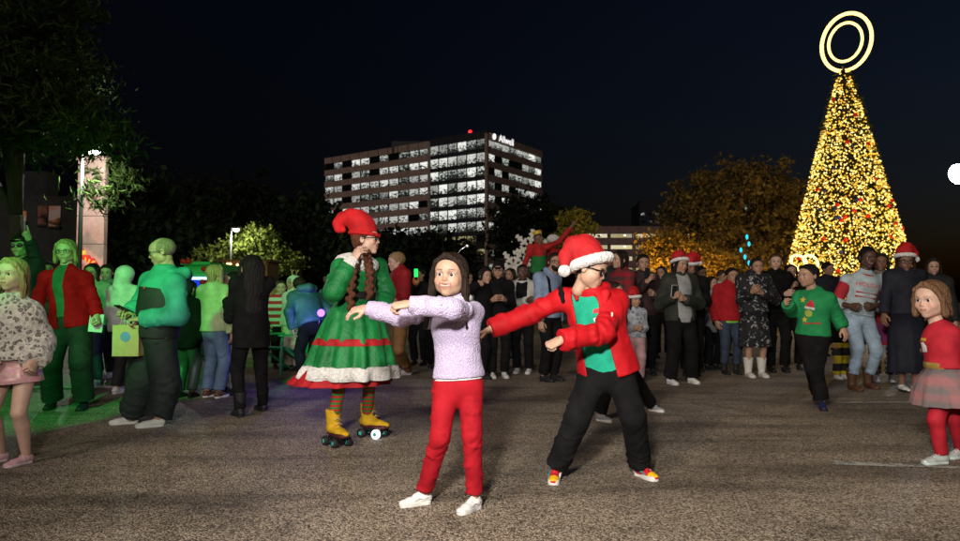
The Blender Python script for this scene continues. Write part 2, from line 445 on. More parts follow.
def eye_mat(name, iris):
    key = 'eye_' + name
    if key in MATS: return MATS[key]
    m, t, b, out = nmat(key); MATS[key] = m
    tc = t.nodes.new('ShaderNodeTexCoord'); sx = t.nodes.new('ShaderNodeSeparateXYZ'); t.links.new(tc.outputs['Object'], sx.inputs[0])
    r = mathn(t, 'SQRT', mathn(t, 'ADD', mathn(t, 'POWER', sx.outputs[0], 2.0), mathn(t, 'POWER', sx.outputs[2], 2.0)))
    f = mathn(t, 'ADD', r, mathn(t, 'MULTIPLY', mathn(t, 'GREATER_THAN', sx.outputs[1], 0.0), 2.0))
    c = ramp(t, f, [(0.0, (0.004, 0.004, 0.004)), (0.24, (0.004, 0.004, 0.004)), (0.28, iris), (0.53, tuple(x * 0.4 for x in iris)), (0.58, (0.62, 0.6, 0.58)), (1.0, (0.6, 0.55, 0.54))])
    t.links.new(c, b.inputs['Base Color']); b.inputs['Roughness'].default_value = 0.12
    return m

# ------------------------------------------------------------------ people: templates in head units / hand units / foot units
CACHE = {}
RES = {'hero': dict(head=0.0125, hand=0.0026, body=0.009, cloth=0.0062, hair=0.015),
       'mid': dict(head=0.02, hand=0.004, body=0.012, cloth=0.009, hair=0.025),
       'far': dict(head=0.034, hand=0.0058, body=0.018, cloth=0.0135, hair=0.042)}

def g(x, s): return np.exp(-(x / s) ** 2)

def head_template(child, smile, q, turn=0):
    key = ('head', child, smile, q)
    if key in CACHE: return CACHE[key]
    f = Field(); c = 1.0 if child else 0.0
    f.ell((0, 0.07, 0.15 + 0.01 * c), (0.35 + 0.015 * c, 0.42, 0.345), 0.05)
    f.ell((0, -0.10, -0.13), (0.265 + 0.055 * c, 0.275, 0.335), 0.10)
    f.ell((0, -0.20, 0.13), (0.27, 0.21, 0.24), 0.10)                       # forehead
    f.ell((0, -0.285 + 0.02 * c, -0.415 + 0.02 * c), (0.085, 0.075, 0.07), 0.12)      # chin
    for s in (-1, 1):
        f.ell((s * 0.205, -0.02, -0.25), (0.07, 0.11, 0.10), 0.12)          # jaw
        f.ell((s * (0.165 + 0.01 * c), -0.262, -0.115 - 0.02 * c), (0.095, 0.085, 0.085), 0.09)   # cheek
        f.cone((s * 0.07, -0.375, 0.085), (s * 0.2, -0.305, 0.085), 0.03, 0.028, 0.06)   # brow ridge
        f.ell((s * 0.145, -0.405, 0.015), (0.085, 0.07, 0.06), 0.05, 's')   # socket
    nl = 0.0 if not child else 0.025
    f.cone((0, -0.345, 0.04), (0, -0.435 + nl, -0.10), 0.026, 0.043, 0.045)
    for s in (-1, 1): f.ell((s * 0.045, -0.395 + nl, -0.118), (0.034, 0.036, 0.028), 0.025)
    f.ell((0, -0.335, -0.24), (0.135, 0.065, 0.09), 0.08)                    # mouth mound
    zc = -0.245; sw = 0.085 + 0.05 * smile; up = 0.034 * smile; op = 0.024 * max(smile, 0)
    f.ell((0, -0.405, zc - 0.002 + up * 0.35), (sw * 0.9, 0.045, 0.009 + op * 0.75), 0.012, 's')
    for s in (-1, 1):
        f.cone((0, -0.402, zc + 0.02 + op), (s * sw, -0.335 + 0.02 * smile, zc + up), 0.017, 0.009, 0.02)
        f.cone((0, -0.392, zc - 0.022 - op), (s * sw, -0.335 + 0.02 * smile, zc + up), 0.021, 0.009, 0.02)
        # lids
        f.ell((s * 0.14, -0.298, 0.012), (0.078 + 0.006 * c, 0.072, 0.066 + 0.006 * c), 0.02)
        f.ell((s * 0.143, -0.365, 0.008), (0.066 + 0.006 * c, 0.065, 0.026 + 0.012 * c), 0.008, 's')
        # ears
        f.ell((s * 0.362, 0.04, -0.03), (0.034, 0.075, 0.115), 0.03)
        f.ell((s * 0.40, 0.02, -0.02), (0.03, 0.04, 0.07), 0.02, 's')
    f.cone((0, 0.07, -0.22), (0, 0.12, -0.62), 0.20 - 0.03 * c, 0.20 - 0.03 * c, 0.06)
    V, Q = f.mesh(q)
    x, y, z = np.abs(V[:, 0]), V[:, 1], V[:, 2]; fr = y < -0.15
    zl = zc - 0.004 * smile + up * np.clip(x / sw, 0, 1) ** 2
    lip = np.clip(1.4 - np.abs(z - zl) / (0.028 + op), 0, 1) * (x < sw) * fr * (y < -0.28)
    brow = 0.8 * np.clip(1.5 - np.abs(z - (0.122 - 2.0 * (x - 0.15) ** 2)) / 0.0115, 0, 1) * ((x > 0.055) & (x < 0.225)) * fr
    far = q > 0.03
    lid = np.clip(1.5 - np.abs(z - (0.036 - 3.2 * (x - 0.143) ** 2)) / 0.011, 0, 1) * (np.abs(x - 0.143) < 0.075) * fr
    brow = np.maximum(brow, lid * 0.9)
    if far: brow = np.maximum(brow, np.clip(1.5 - np.hypot((x - 0.143) / 0.06, (z - 0.01) / 0.03), 0, 1) * fr)
    blush = g(np.hypot(x - 0.17, z + 0.11), 0.11) * fr + g(np.hypot(x, (z + 0.11)), 0.05) * fr * 0.6
    teeth = 0.6 * np.clip(1.3 - np.abs(z - zl - 0.004) / (0.003 + op * 0.55), 0, 1) * (x < sw * 0.8) * fr * (y < -0.25) * (1 if smile > 0.3 else 0)
    M = np.stack([lip, brow, np.clip(blush, 0, 1), teeth], 1)
    CACHE[key] = (V, Q, M); return CACHE[key]

HANDPOSE = {'relax': (22, 28, 18, 0.35), 'fist': (78, 92, 55, 0.9), 'flat': (4, 6, 4, 0.1), 'grip': (50, 62, 35, 0.7), 'point': (80, 92, 55, 0.9)}
def hand_template(pose, q):
    key = ('hand', pose, q)
    if key in CACHE: return CACHE[key]
    a1, a2, a3, th = HANDPOSE[pose]; f = Field()
    f.cone((-0.03, 0, 0), (0.02, 0, 0), 0.026, 0.028, 0.01, axis=(0, 0, 1), flat=0.75)
    f.cone((0.02, 0.012, 0), (0.082, 0.024, 0), 0.024, 0.017, 0.014, axis=(0, 0, 1), flat=0.7)
    f.cone((0.02, -0.012, 0), (0.076, -0.026, 0), 0.024, 0.015, 0.014, axis=(0, 0, 1), flat=0.7)
    f.cone((0.03, 0, 0.002), (0.084, 0, 0.002), 0.024, 0.02, 0.014, axis=(0, 0, 1), flat=0.7)
    ys = (0.030, 0.010, -0.010, -0.029); ln = (0.068, 0.077, 0.071, 0.055)
    for i in range(4):
        b1, b2, b3 = a1 + 4 * i, a2, a3
        if pose == 'point' and i == 0: b1 = b2 = b3 = 4
        p = A(0.086 - 0.006 * abs(i - 1), ys[i], 0.0); ang = 0; r = 0.0092 if i < 3 else 0.008
        for seg, (fr, ad) in enumerate(((0.45, b1), (0.30, b2), (0.25, b3))):
            ang += math.radians(ad); spread = 0.10 * (1.5 - i) * math.cos(ang)
            n = p + ln[i] * fr * A(math.cos(ang), spread, -math.sin(ang)); f.cone(p, n, r, r * 0.9, 0.004); p = n; r *= 0.9
    b = A(0.022, 0.024, -0.006); d = unit(A(0.62, 0.72 - 0.5 * th, -0.25 - 0.45 * th)); m = b + 0.045 * d
    d2 = unit(A(0.85, 0.35 - 0.95 * th, -0.2 - 0.35 * th)); e = m + 0.034 * d2
    f.cone(b, m, 0.016, 0.0115, 0.012); f.cone(m, e, 0.0115, 0.009, 0.004)
    CACHE[key] = f.mesh(q); return CACHE[key]

def shoe_template(style, q):
    """toe towards -Y, sole bottom at z=0, ankle above origin; unit = foot length"""
    key = ('shoe', style, q)
    if key in CACHE: return CACHE[key]
    u = Field(); s = Field()
    boot = style in ('boot', 'skate')
    top = {'sneaker': 0.36, 'flat': 0.25, 'boot': 0.95, 'skate': 0.66, 'slipon': 0.26}[style]
    u.cone((0, 0.16, 0.17), (0, 0.02, 0.18), 0.135, 0.14, 0.05, axis=(0, 0, 1), flat=1.0)
    u.cone((0, 0.02, 0.17), (0.0, -0.34, 0.125), 0.14, 0.135, 0.06, axis=(0, 0, 1), flat=0.8)
    u.cone((0.01, -0.34, 0.12), (0.015, -0.56, 0.10), 0.14, 0.105, 0.05, axis=(0, 0, 1), flat=0.75)
    u.cone((0, 0.09 if not boot else 0.06, 0.2), (0, 0.10 if not boot else 0.04, top), 0.13 if not boot else 0.155, {'boot': 0.24, 'skate': 0.205}.get(style, 0.125), 0.05, cuts=[((0, 0, top), (0, 0.0, 1.0))])
    if style in ('sneaker', 'skate'):
        u.cone((0, -0.04, 0.30), (0, -0.2, 0.24), 0.075, 0.07, 0.04)       # tongue
    u.put((-0.4, -0.8, -0.3), (0.4, 0.5, 0.07), lambda X, Y, Z: Z - 0.06 + 0 * X + 0 * Y, 0.0, 's')
    out = lambda X, Y, Z: np.sqrt(X ** 2 + (Y + 0.19 + 0.0 * X) ** 2 * 0.0) - 0
    def solefn(X, Y, Z):
        w = 0.150 + 0.012 * np.cos((Y + 0.35) * 6.0) - 0.03 * g(Y + 0.05, 0.16) + 0 * Z
        yy = np.clip(Y, -0.50, 0.12); r = np.sqrt((X - 0.01) ** 2 + (Y - yy) ** 2) - w
        zz = np.abs(Z - 0.055 - 0.02 * np.clip(-Y - 0.4, 0, 1)) - (0.05 + (0.02 if style == 'sneaker' else 0.0))
        return smax(r, zz + 0 * r, 0.02)
    s.put((-0.25, -0.75, -0.05), (0.25, 0.35, 0.17), solefn, 0.0)
    CACHE[key] = (u.mesh(q), s.mesh(q)); return CACHE[key]

EYE_ME = None
def eye_mesh():
    global EYE_ME
    if EYE_ME is None: EYE_ME = MB().ball((0, 0, 0), 1.0, 16, 12).mesh('eye', True)
    return EYE_ME

def ik(a, c, l1, l2, pole):
    d = c - a; L = np.linalg.norm(d); L = min(max(L, 1e-4), (l1 + l2) * 0.999); u = unit(d)
    x = (l1 * l1 - l2 * l2 + L * L) / (2 * L); y = math.sqrt(max(l1 * l1 - x * x, 0))
    pl = np.asarray(pole, float); pl = unit(pl - u * (pl @ u)); return a + u * x + pl * y

SKIN = {'fair': (0.56, 0.36, 0.27), 'light': (0.50, 0.31, 0.22), 'tan': (0.40, 0.235, 0.155), 'brown': (0.20, 0.105, 0.065), 'dark': (0.10, 0.052, 0.034)}
HAIRC = {'black': (0.012, 0.010, 0.010), 'dark': (0.022, 0.013, 0.009), 'brown': (0.07, 0.036, 0.02), 'blond': (0.32, 0.21, 0.10), 'grey': (0.32, 0.31, 0.29), 'stubble': (0.22, 0.15, 0.105), 'auburn': (0.10, 0.035, 0.018), 'lightbrown': (0.16, 0.085, 0.045)}

def ridges(f, a, b, ra, rb, ts, ref, rr, seed, span=2.2, tilt=0.35):
    """raised cloth folds that wrap part of the way round a limb"""
    a = np.asarray(a, float); b = np.asarray(b, float); d = b - a; L = np.linalg.norm(d); d = d / max(L, 1e-6); rd = np.random.default_rng(seed)
    e1 = unit(np.asarray(ref, float) - d * (np.asarray(ref, float) @ d)); e2 = np.cross(d, e1)
    for t in ts:
        c0 = rd.uniform(0, 2 * math.pi); sp = span * rd.uniform(0.6, 1.3); tl = tilt * rd.uniform(-1, 1); r = ra + (rb - ra) * t; q = rr * rd.uniform(0.75, 1.3); n = 5; P = []
        for k in range(n):
            u = k / (n - 1) - 0.5; an = c0 + sp * u
            P.append(a + d * (L * t + tl * r * u * 2.2 + 0.15 * r * math.cos(u * 6)) + (r - q * 0.45) * (e1 * math.cos(an) + e2 * math.sin(an)))
        f.path(P, [q * 0.35, q * 0.85, q, q * 0.85, q * 0.35], q * 1.5)

class Person:
    def __init__(p, label, foot, h, yaw=0, child=0.0, res='far', J=None, head=(0, 0, 0), hh=None, tone='light', group=None,
                 toe=(None, None), girth=1.0, smile=0.0, brow='dark', feet=None, depth=None, fpitch=(0, 0), raise_z=0.0):
        J = dict(J or {}); p.res = res; p.h = h; p.c = child; p.R = RES[res]; p.J = {}; p.smile = smile
        if depth is not None: gp = at(foot[0], 302, depth); gp[2] = 0
        else: gp = ground(*foot)
        p.root = gp.copy(); p.root[2] = raise_z; p.yaw = math.radians(yaw); Rz = rotz(p.yaw); p.Rz = Rz; p.f = Rz @ A(0, -1, 0); p.l = Rz @ A(1, 0, 0)
        p.s = h * (1 + 0.10 * child) * girth
        p.hh = hh or h * (0.139 + 0.030 * child)
        loc = lambda x, y, z: p.root + Rz @ A(x * h, y * h, z * h)
        c = child
        W = lambda k: at(J[k][0], J[k][1], p.root[1] + (J[k][2] if len(J[k]) > 2 else 0.0)) if len(J[k]) < 4 else loc(*J[k][:3])
        j = p.J
        sw = 0.094 + 0.004 * (1 - c); hz = 0.515 - 0.035 * c
        j['pelvis'] = W('pelvis') if 'pelvis' in J else loc(0, 0, hz + 0.02)
        dpel = j['pelvis'] - loc(0, 0, hz + 0.02)
        for s, n in ((1, 'L'), (-1, 'R')):
            j['hip' + n] = W('hip' + n) if 'hip' + n in J else loc(s * 0.05, 0, hz) + dpel
        j['neck'] = W('neck') if 'neck' in J else loc(0, 0.005, 0.835 - 0.04 * c) + dpel
        j['chest'] = W('chest') if 'chest' in J else j['pelvis'] * 0.34 + j['neck'] * 0.66 + p.f * 0.008 * h
        j['waist'] = W('waist') if 'waist' in J else j['pelvis'] * 0.68 + j['neck'] * 0.32
        for s, n in ((1, 'L'), (-1, 'R')):
            j['sh' + n] = W('sh' + n) if 'sh' + n in J else j['neck'] + p.l * s * sw * h - A(0, 0, 0.037 * h)
        p.ah = 0.048 * h
        for i, (s, n) in enumerate(((1, 'L'), (-1, 'R'))):
            fk = 'ft' + n
            if 'an' + n in J: j['an' + n] = W('an' + n)
            elif fk in J: q = ground(*J[fk]); q[2] = p.ah; j['an' + n] = q
            else: j['an' + n] = loc(s * 0.055, 0.0, 0) + A(0, 0, p.ah)
            j['kn' + n] = W('kn' + n) if 'kn' + n in J else ik(j['hip' + n], j['an' + n], (hz - 0.275) * h, (0.275 - 0.035) * h, p.f + s * 0.15 * p.l)
            wk = 'wr' + n
            j[wk] = W(wk) if wk in J else j['sh' + n] + p.l * s * 0.035 * h + p.f * 0.03 * h - A(0, 0, 0.30 * h)
            j['el' + n] = W('el' + n) if 'el' + n in J else ik(j['sh' + n], j[wk], 0.172 * h, 0.148 * h, -p.f * 0.6 + s * p.l * 0.5 - A(0, 0, 0.7))
        p.headc = W('head') if 'head' in J else j['neck'] + A(0, 0, 0.57 * p.hh + 0.008 * h) + p.f * 0.02 * h
        hy, hp, hr = head; p.HR = rotz(math.radians(yaw + hy)) @ rotx(math.radians(hp)) @ roty(math.radians(hr))
        p.toe = [yaw if t is None else t for t in toe]; p.fpitch = fpitch
        p.E = empty('person', p.root, label, 'person', group)
        p.tone = skin(tone + '_' + brow, SKIN[tone], HAIRC[brow]); p.ph = RND.random() * 6; p.items = {}
        p.handpose = {}

    # ---- small utilities
    def add(p, name, V, Q, m, parent=None, attr=None, smooth=True):
        par = parent or p.E
        o = link(name, make_mesh(name, np.asarray(V) - p.root, Q, smooth, attr), m, par)
        return o
    def hl(p, V): return p.headc + (np.asarray(V) * p.hh) @ p.HR.T         # head local -> world
    def frame(p, n):
        """lateral/front axes at 'chest' or 'hip'"""
        a, b = ('shL', 'shR') if n == 'chest' else ('hipL', 'hipR')
        lat = unit(p.J[a] - p.J[b]); up = unit(p.J['neck'] - p.J['pelvis']); fr = unit(np.cross(lat, up)); return unit(np.cross(up, fr)), fr, up

    legk = 0.8
    def body(p, hands=('relax', 'relax'), palm=(None, None), hdir=(None, None), legs=True, hscale=1.0, eyes=None):
        j, s = p.J, p.s
        V, Q, M = head_template(p.c > 0.3, p.smile, p.R['head']); VV = [p.hl(V)]; QQ = [Q]; MM = [M]; n = len(V)
        f = Field(); _, fr, up = p.frame('chest')
        f.cone(j['pelvis'], j['waist'], 0.085 * s, 0.07 * s, 0.03, axis=fr, flat=0.72)
        f.cone(j['waist'], j['chest'], 0.07 * s, 0.08 * s, 0.03, axis=fr, flat=0.7)
        f.cone(j['shL'], j['shR'], 0.035 * s, 0.035 * s, 0.04); f.cone(j['chest'], j['neck'], 0.075 * s, 0.035 * s, 0.03, axis=fr, flat=0.75)
        nt = p.headc + p.HR @ (A(0, 0.07, -0.25) * p.hh); f.cone(j['neck'] - up * 0.02, nt, 0.032 * s, 0.030 * s, 0.02)
        for i, n_ in enumerate('LR'):
            f.cone(j['sh' + n_], j['el' + n_], 0.027 * s, 0.022 * s, 0.012); f.cone(j['el' + n_], j['wr' + n_], 0.022 * s, 0.0165 * s, 0.012)
            if legs:
                K = p.legk
                f.cone(j['hip' + n_], j['kn' + n_], 0.046 * s * K, 0.031 * s * K, 0.02)
                cm = j['kn' + n_] * 0.68 + j['an' + n_] * 0.32 - p.f * 0.008 * s
                f.cone(j['kn' + n_], cm, 0.030 * s * K, 0.031 * s * K, 0.01); f.cone(cm, j['an' + n_], 0.031 * s * K, 0.0195 * s, 0.01)
        v, q = f.mesh(p.R['body']); QQ.append(q + n); VV.append(v); MM.append(np.zeros((len(v), 4))); n += len(v)
        p.handM = {}
        for i, n_ in enumerate('LR'):
            pose = hands[i]
            if pose is None: continue
            v, q = hand_template(pose, p.R['hand']); v = v.copy()
            if n_ == 'L': v[:, 1] *= -1; q = q[:, ::-1]
            d = unit(j['wr' + n_] - j['el' + n_]) if hdir[i] is None else unit(hdir[i])
            pn = palm[i]
            if pn is None: pn = (-1 if n_ == 'L' else 1) * p.l * 0.9 - p.f * 0.4
            pn = np.asarray(pn, float); pn = unit(pn - d * (pn @ d))       # palm normal
            zl = -pn; xl = d; yl = np.cross(zl, xl); M3 = np.stack([xl, yl, zl], 1)
            sc = (p.h * 0.105 * hscale) / 0.172 * (1 + 0.05 * p.c)
            p.handM[n_] = (j['wr' + n_], M3, sc)
            VV.append(j['wr' + n_] + (v * sc) @ M3.T); QQ.append(q + n); MM.append(np.zeros((len(v), 4))); n += len(v)
        p.items['body'] = p.add('body', np.concatenate(VV), np.concatenate(QQ), p.tone, attr=np.concatenate(MM))
        if p.res != 'far' or eyes:
            for s_ in (-1, 1):
                o = link('eye', eye_mesh(), eye_mat('brown' if not eyes else eyes[0], (0.022, 0.011, 0.006) if not eyes else eyes[1]), p.E)
                o.location = Vector(p.hl(A(s_ * 0.14, -0.298, 0.010)) - p.root); r = 0.068 * p.hh
                o.rotation_euler = Matrix(p.HR.tolist()).to_euler(); o.scale = (r, r, r)
        return p

    def top(p, m, name='sweater', add=0.016, hem=0.02, flare=0.0, sleeve=1.0, sl=0.012, cuff=0.0, wr=0.0035, puff=0.0, collar=0.0, opening=None, hood=False, belly=0.0, sides='LR', cutv=None):
        j, s = p.J, p.s; f = Field(); lat, fr, up = p.frame('chest'); hl_, hf, _ = p.frame('hip')
        k = 0.03 * s
        hp = j['pelvis'] - up * hem * p.h
        cut = [(hp, -up)]
        if cutv is not None: cut = cut + [(j['pelvis'] + (j['neck'] - j['pelvis']) * cutv, up)]
        W = (wr * 0.8, 80 / s)
        f.cone(hp - up * 0.05 * s, j['pelvis'], (0.088 + flare) * s + add, 0.090 * s + add, k, axis=hf, flat=0.76, wr=W, cuts=cut, ph=p.ph)
        f.cone(j['pelvis'], j['waist'], 0.090 * s + add, (0.077 + belly) * s + add, k, axis=hf, flat=0.76 + belly, wr=W, cuts=cut, ph=p.ph)
        f.cone(j['waist'], j['chest'], (0.077 + belly) * s + add, 0.086 * s + add, k, axis=fr, flat=0.74 + belly, wr=W, cuts=cut, ph=p.ph)
        if cutv is None:
          f.cone(j['chest'], j['neck'] - up * 0.01, 0.084 * s + add, 0.044 * s + add * 0.5, k, axis=fr, flat=0.78)
        if cutv is None: f.cone(j['shL'], j['shR'], 0.033 * s + add * 0.5, 0.033 * s + add * 0.5, 0.045 * s)
        if opening:
            w0, w1, off = opening; a, b = j['neck'], hp; ba = b - a; L2 = ba @ ba
            def fo(X, Y, Z):
                px, py, pz = X - a[0], Y - a[1], Z - a[2]; t = (px * ba[0] + py * ba[1] + pz * ba[2]) / L2
                la = px * lat[0] + py * lat[1] + pz * lat[2] - off * s; fn = px * fr[0] + py * fr[1] + pz * fr[2]
                w = (w0 + (w1 - w0) * np.clip(t, -0.2, 1.2)) * s
                return np.maximum(np.abs(la) - w, -fn + 0.01)
            f.put(np.minimum(a, b) - 0.5, np.maximum(a, b) + 0.5, fo, 0.008, 's')
        for n_ in sides:
            w_ = j['el' + n_] + (j['wr' + n_] - j['el' + n_]) * (sleeve if sleeve >= 0.5 else 0.5)
            d = unit(j['wr' + n_] - j['el' + n_])
            r0, r1, r2 = 0.028 * s + sl * 0.8, 0.026 * s + sl + puff, 0.021 * s + sl + cuff
            f.cone(j['sh' + n_], j['el' + n_], r0, r1, 0.03 * s, wr=(wr * 0.75, 105 / s), ph=p.ph + 1)
            cu = [(w_, d)]
            mid = j['el' + n_] * 0.35 + w_ * 0.65
            f.cone(j['el' + n_], mid, r1, (r1 + r2) / 2 + puff * 0.4, 0.012 * s, wr=(wr * 0.8, 125 / s), ph=p.ph + 2, cuts=cu)
            f.cone(mid, w_ + d * 0.03, (r1 + r2) / 2 + puff * 0.4, r2, 0.008 * s, wr=(wr * 0.7, 125 / s), ph=p.ph + 3, cuts=cu)
            if p.res != 'far':
                q = (0.007 + wr * 0.45) * s / 1.5; sd = int(p.ph * 1000) + ord(n_)
                ridges(f, j['sh' + n_], j['el' + n_], r0, r1, (0.3, 0.55, 0.7, 0.82, 0.93), fr, q, sd); ridges(f, j['el' + n_], w_, r1, (r1 + r2) / 2, (0.06, 0.16, 0.3, 0.5, 0.66, 0.8, 0.9), fr, q, sd + 7)
        if collar:
            nt = p.headc + p.HR @ (A(0, 0.07, -0.25) * p.hh); a = j['neck'] - up * 0.02 * s; d = unit(nt - a)
            f.cone(a, a + d * (0.03 + collar) * s, 0.052 * s, 0.043 * s + 0.004, 0.02 * s, cuts=[(a + d * (0.02 + collar) * s, d)])
        if hood:
            b0 = j['neck'] - fr * 0.05 * s + up * 0.005
            f.path([b0 + lat * 0.062 * s + fr * 0.05 * s, b0 + lat * 0.058 * s - fr * 0.015 * s, b0 - fr * 0.045 * s - up * 0.015, b0 - lat * 0.058 * s - fr * 0.015 * s, b0 - lat * 0.062 * s + fr * 0.05 * s],
                   [0.018 * s, 0.028 * s, 0.036 * s, 0.028 * s, 0.018 * s], 0.02)
        V, Q = f.mesh(p.R['cloth'])
        o = p.add(name, V, Q, m); p.items[name] = o
        p.items['bvh'] = BVHTree.FromPolygons(V.tolist(), Q.tolist())
        return o

    def pants(p, m, name='trousers', add=0.010, flare=0.0, length=1.0, wr=0.003, knee=0.0, seat=0.0):
        j, s = p.J, p.s; f = Field(); lat, fr, up = p.frame('hip'); ff = p.f
        k = 0.025 * s
        f.cone(j['pelvis'] + up * 0.055 * s, j['pelvis'] - up * 0.02 * s, 0.074 * s + add, (0.088 + seat) * s + add, k, axis=fr, flat=0.75)
        for n_ in 'LR':
            a = j['kn' + n_] + (j['an' + n_] - j['kn' + n_]) * length; d = unit(j['an' + n_] - j['kn' + n_])
            r0, r1, r2 = 0.050 * s + add, 0.033 * s + add + knee, 0.024 * s + add + flare
            f.cone(j['hip' + n_] - up * 0.01, j['kn' + n_], r0, r1, 0.022 * s, wr=(wr * 0.7, 95 / s), ph=p.ph)
            f.cone(j['kn' + n_], a, r1, r2, 0.012 * s, wr=(wr * 0.9, 125 / s), ph=p.ph + 2, cuts=[(a, d)])
            if p.res != 'far' and wr > 0.002:
                q = (0.006 + wr * 0.3) * s / 1.5; sd = int(p.ph * 500) + ord(n_)
                ridges(f, j['hip' + n_], j['kn' + n_], r0, r1, (0.12, 0.2, 0.32, 0.62, 0.8, 0.9, 0.97), ff, q, sd, 2.0, 0.6); ridges(f, j['kn' + n_], a, r1, r2, (0.06, 0.14, 0.26, 0.5, 0.68, 0.78, 0.86, 0.93, 0.98), ff, q, sd + 5, 2.4, 0.4)
        V, Q = f.mesh(p.R['cloth']); o = p.add(name, V, Q, m); p.items[name] = o; return o

    def shoes(p, m, sole=None, style='sneaker', size=0.155, lace=None, name='shoe'):
        q = {'hero': 0.022, 'mid': 0.034, 'far': 0.05}[p.res]
        (uv, uq), (sv, sq) = shoe_template(style, q); out = []
        L = p.h * size * (1 + 0.06 * p.c)
        for i, n_ in enumerate('LR'):
            R = rotz(math.radians(p.toe[i])) @ rotx(math.radians(p.fpitch[i]))
            base = p.J['an' + n_] - R @ A(0, 0.06 * L, 0.0) ; org = base - R @ A(0, 0, p.ah)
            if p.fpitch[i] == 0: org[2] = max(org[2], 0.0)
            T = lambda v: org + (v * L) @ R.T
            o = p.add(name, T(uv), uq, m if not isinstance(m, (list, tuple)) else m[i])
            p.add('sole', T(sv), sq, sole or m, o)
            if lace is not None:
                b = MB()
                for k in range(4):
                    y = -0.10 - 0.075 * k; z = 0.34 - 0.035 * k - (0.0 if style != 'skate' else -0.08 * (3 - k))
                    b.tube([T(A(-0.085, y, z - 0.05)), T(A(0, y + 0.02, z)), T(A(0.085, y - 0.02, z - 0.05))], 0.014 * L, 5)
                ob = b.build('lace', lace, o, True); ob.data.transform(Matrix.Translation(Vector(-p.root)))
            out.append((o, org, R, L))
        p.items['shoes'] = out; return out

    def hair(p, col, style='short', length=0.6, name='hair', seed=0, vol=1.0):
        f = Field(); hz = 0.30
        cap = (0.395, 0.455, 0.395)
        cp, cn = A(0, -0.33, 0.31), unit(A(0, -0.72, -0.70))
        if style in ('short', 'crop', 'wave', 'curly'):
            t = {'short': 1.0, 'crop': 0.95, 'wave': 1.05, 'curly': 1.12}[style]
            f.ell((0, 0.075, 0.165), tuple(np.array(cap) * t), 0.02)
            lim = unit(A(0, 0.25, -1.0)); lp = A(0, 0.2, -0.22)
            f.put((-1, -1, -1), (1, 1, 1), lambda X, Y, Z: (X*0 + (Y - cp[1]) * cn[1] + (Z - cp[2]) * cn[2]), 0, 'i')
            f.put((-1, -1, -1), (1, 1, 1), lambda X, Y, Z: (X*0 + Y*0 - 0.22 - Z), 0, 'i')
            f.cone((-0.2, -0.24, 0.36), (0.2, -0.26, 0.37), 0.075, 0.06, 0.06)
        elif style == 'fringe':      # close-cropped, receding
            f.ell((0, 0.085, 0.13), (0.372, 0.425, 0.36), 0.02)
            f.put((-1, -1, -1), (1, 1, 1), lambda X, Y, Z: (X*0 + (Y + 0.12) * -0.86 + (Z - 0.30) * 0.5), 0, 'i')
            f.put((-1, -1, -1), (1, 1, 1), lambda X, Y, Z: (X*0 + Y*0 - 0.2 - Z), 0, 'i')
        else:
            f.ell((0, 0.075, 0.165), cap, 0.02)
            f.put((-1, -1, -1), (1, 1, 1), lambda X, Y, Z: (X*0 + (Y - cp[1]) * cn[1] + (Z - cp[2] - 0.05 + 0.25 * np.abs(X + 0.06)) * cn[2]), 0, 'i')
            f.ell((0, 0.2, -0.05), (0.36, 0.27, 0.33), 0.08)
            L = length
            if style in ('long', 'bob', 'half'):
                for s in (-1, 1):
                    f.path([A(-0.05 + s*0.04, -0.22, 0.49), A(s*0.28, -0.22, 0.30), A(s*0.385, -0.12, 0.02), A(s*0.40, -0.06, -0.35), A(s*(0.41 + 0.08 * (L > 1.2)), -0.08 - 0.05 * (L > 1.2), -0.35 - L * 0.55)],
                           [0.05, 0.075, 0.085, 0.115, 0.07], 0.06, axis=A(s*1.0, 0.1, 0), flat=0.75)
                f.cone((0, 0.28, 0.0), (0, 0.30 + 0.2 * (vol - 1), -0.35 - L * 0.65), 0.36 * vol, 0.30 * vol, 0.08, axis=(0, 1, 0), flat=0.5)
            if style in ('pony', 'half'):
                f.path([A(0, 0.42, 0.28), A(0, 0.58, 0.25), A(0, 0.62, -0.1), A(0.02, 0.56, -0.25 - L * 0.6)], [0.10, 0.12, 0.13, 0.05], 0.05)
            if style == 'bun': f.ell((0, 0.42, 0.42), (0.17, 0.17, 0.15), 0.04)
            if style in ('pony', 'bun'):
                for s in (-1, 1): f.cone((s*0.1, -0.27, 0.42), (s*0.34, 0.0, 0.1), 0.06, 0.05, 0.05)
        amp = {'curly': 0.03, 'fringe': 0.002}.get(style, 0.016)
        def post(F, X, Y, Z):
            a = np.arctan2(X, Y + 0.02)
            if style == 'curly': return F + amp * np.sin(X * 38 + 2 * np.sin(Z * 30)) * np.sin(Y * 36 + 2 * np.sin(X * 31)) * np.sin(Z * 37)
            fr_ = np.clip((Y + 0.3) / 0.2, 0.15, 1)
            return F + amp * fr_ * (0.6 * np.sin(a * 23 + 3 * Z + 1.5 * np.sin(Z * 6 + seed)) + 0.4 * np.sin(a * 51 + 5 * np.sin(Z * 4 + seed) + Z * 2))
        V, Q = f.mesh(p.R['hair'], post)
        m = mat('hair_' + col, HAIRC[col], 'hair')
        o = p.add(name, p.hl(V), Q, m); p.items['hair'] = o; return o

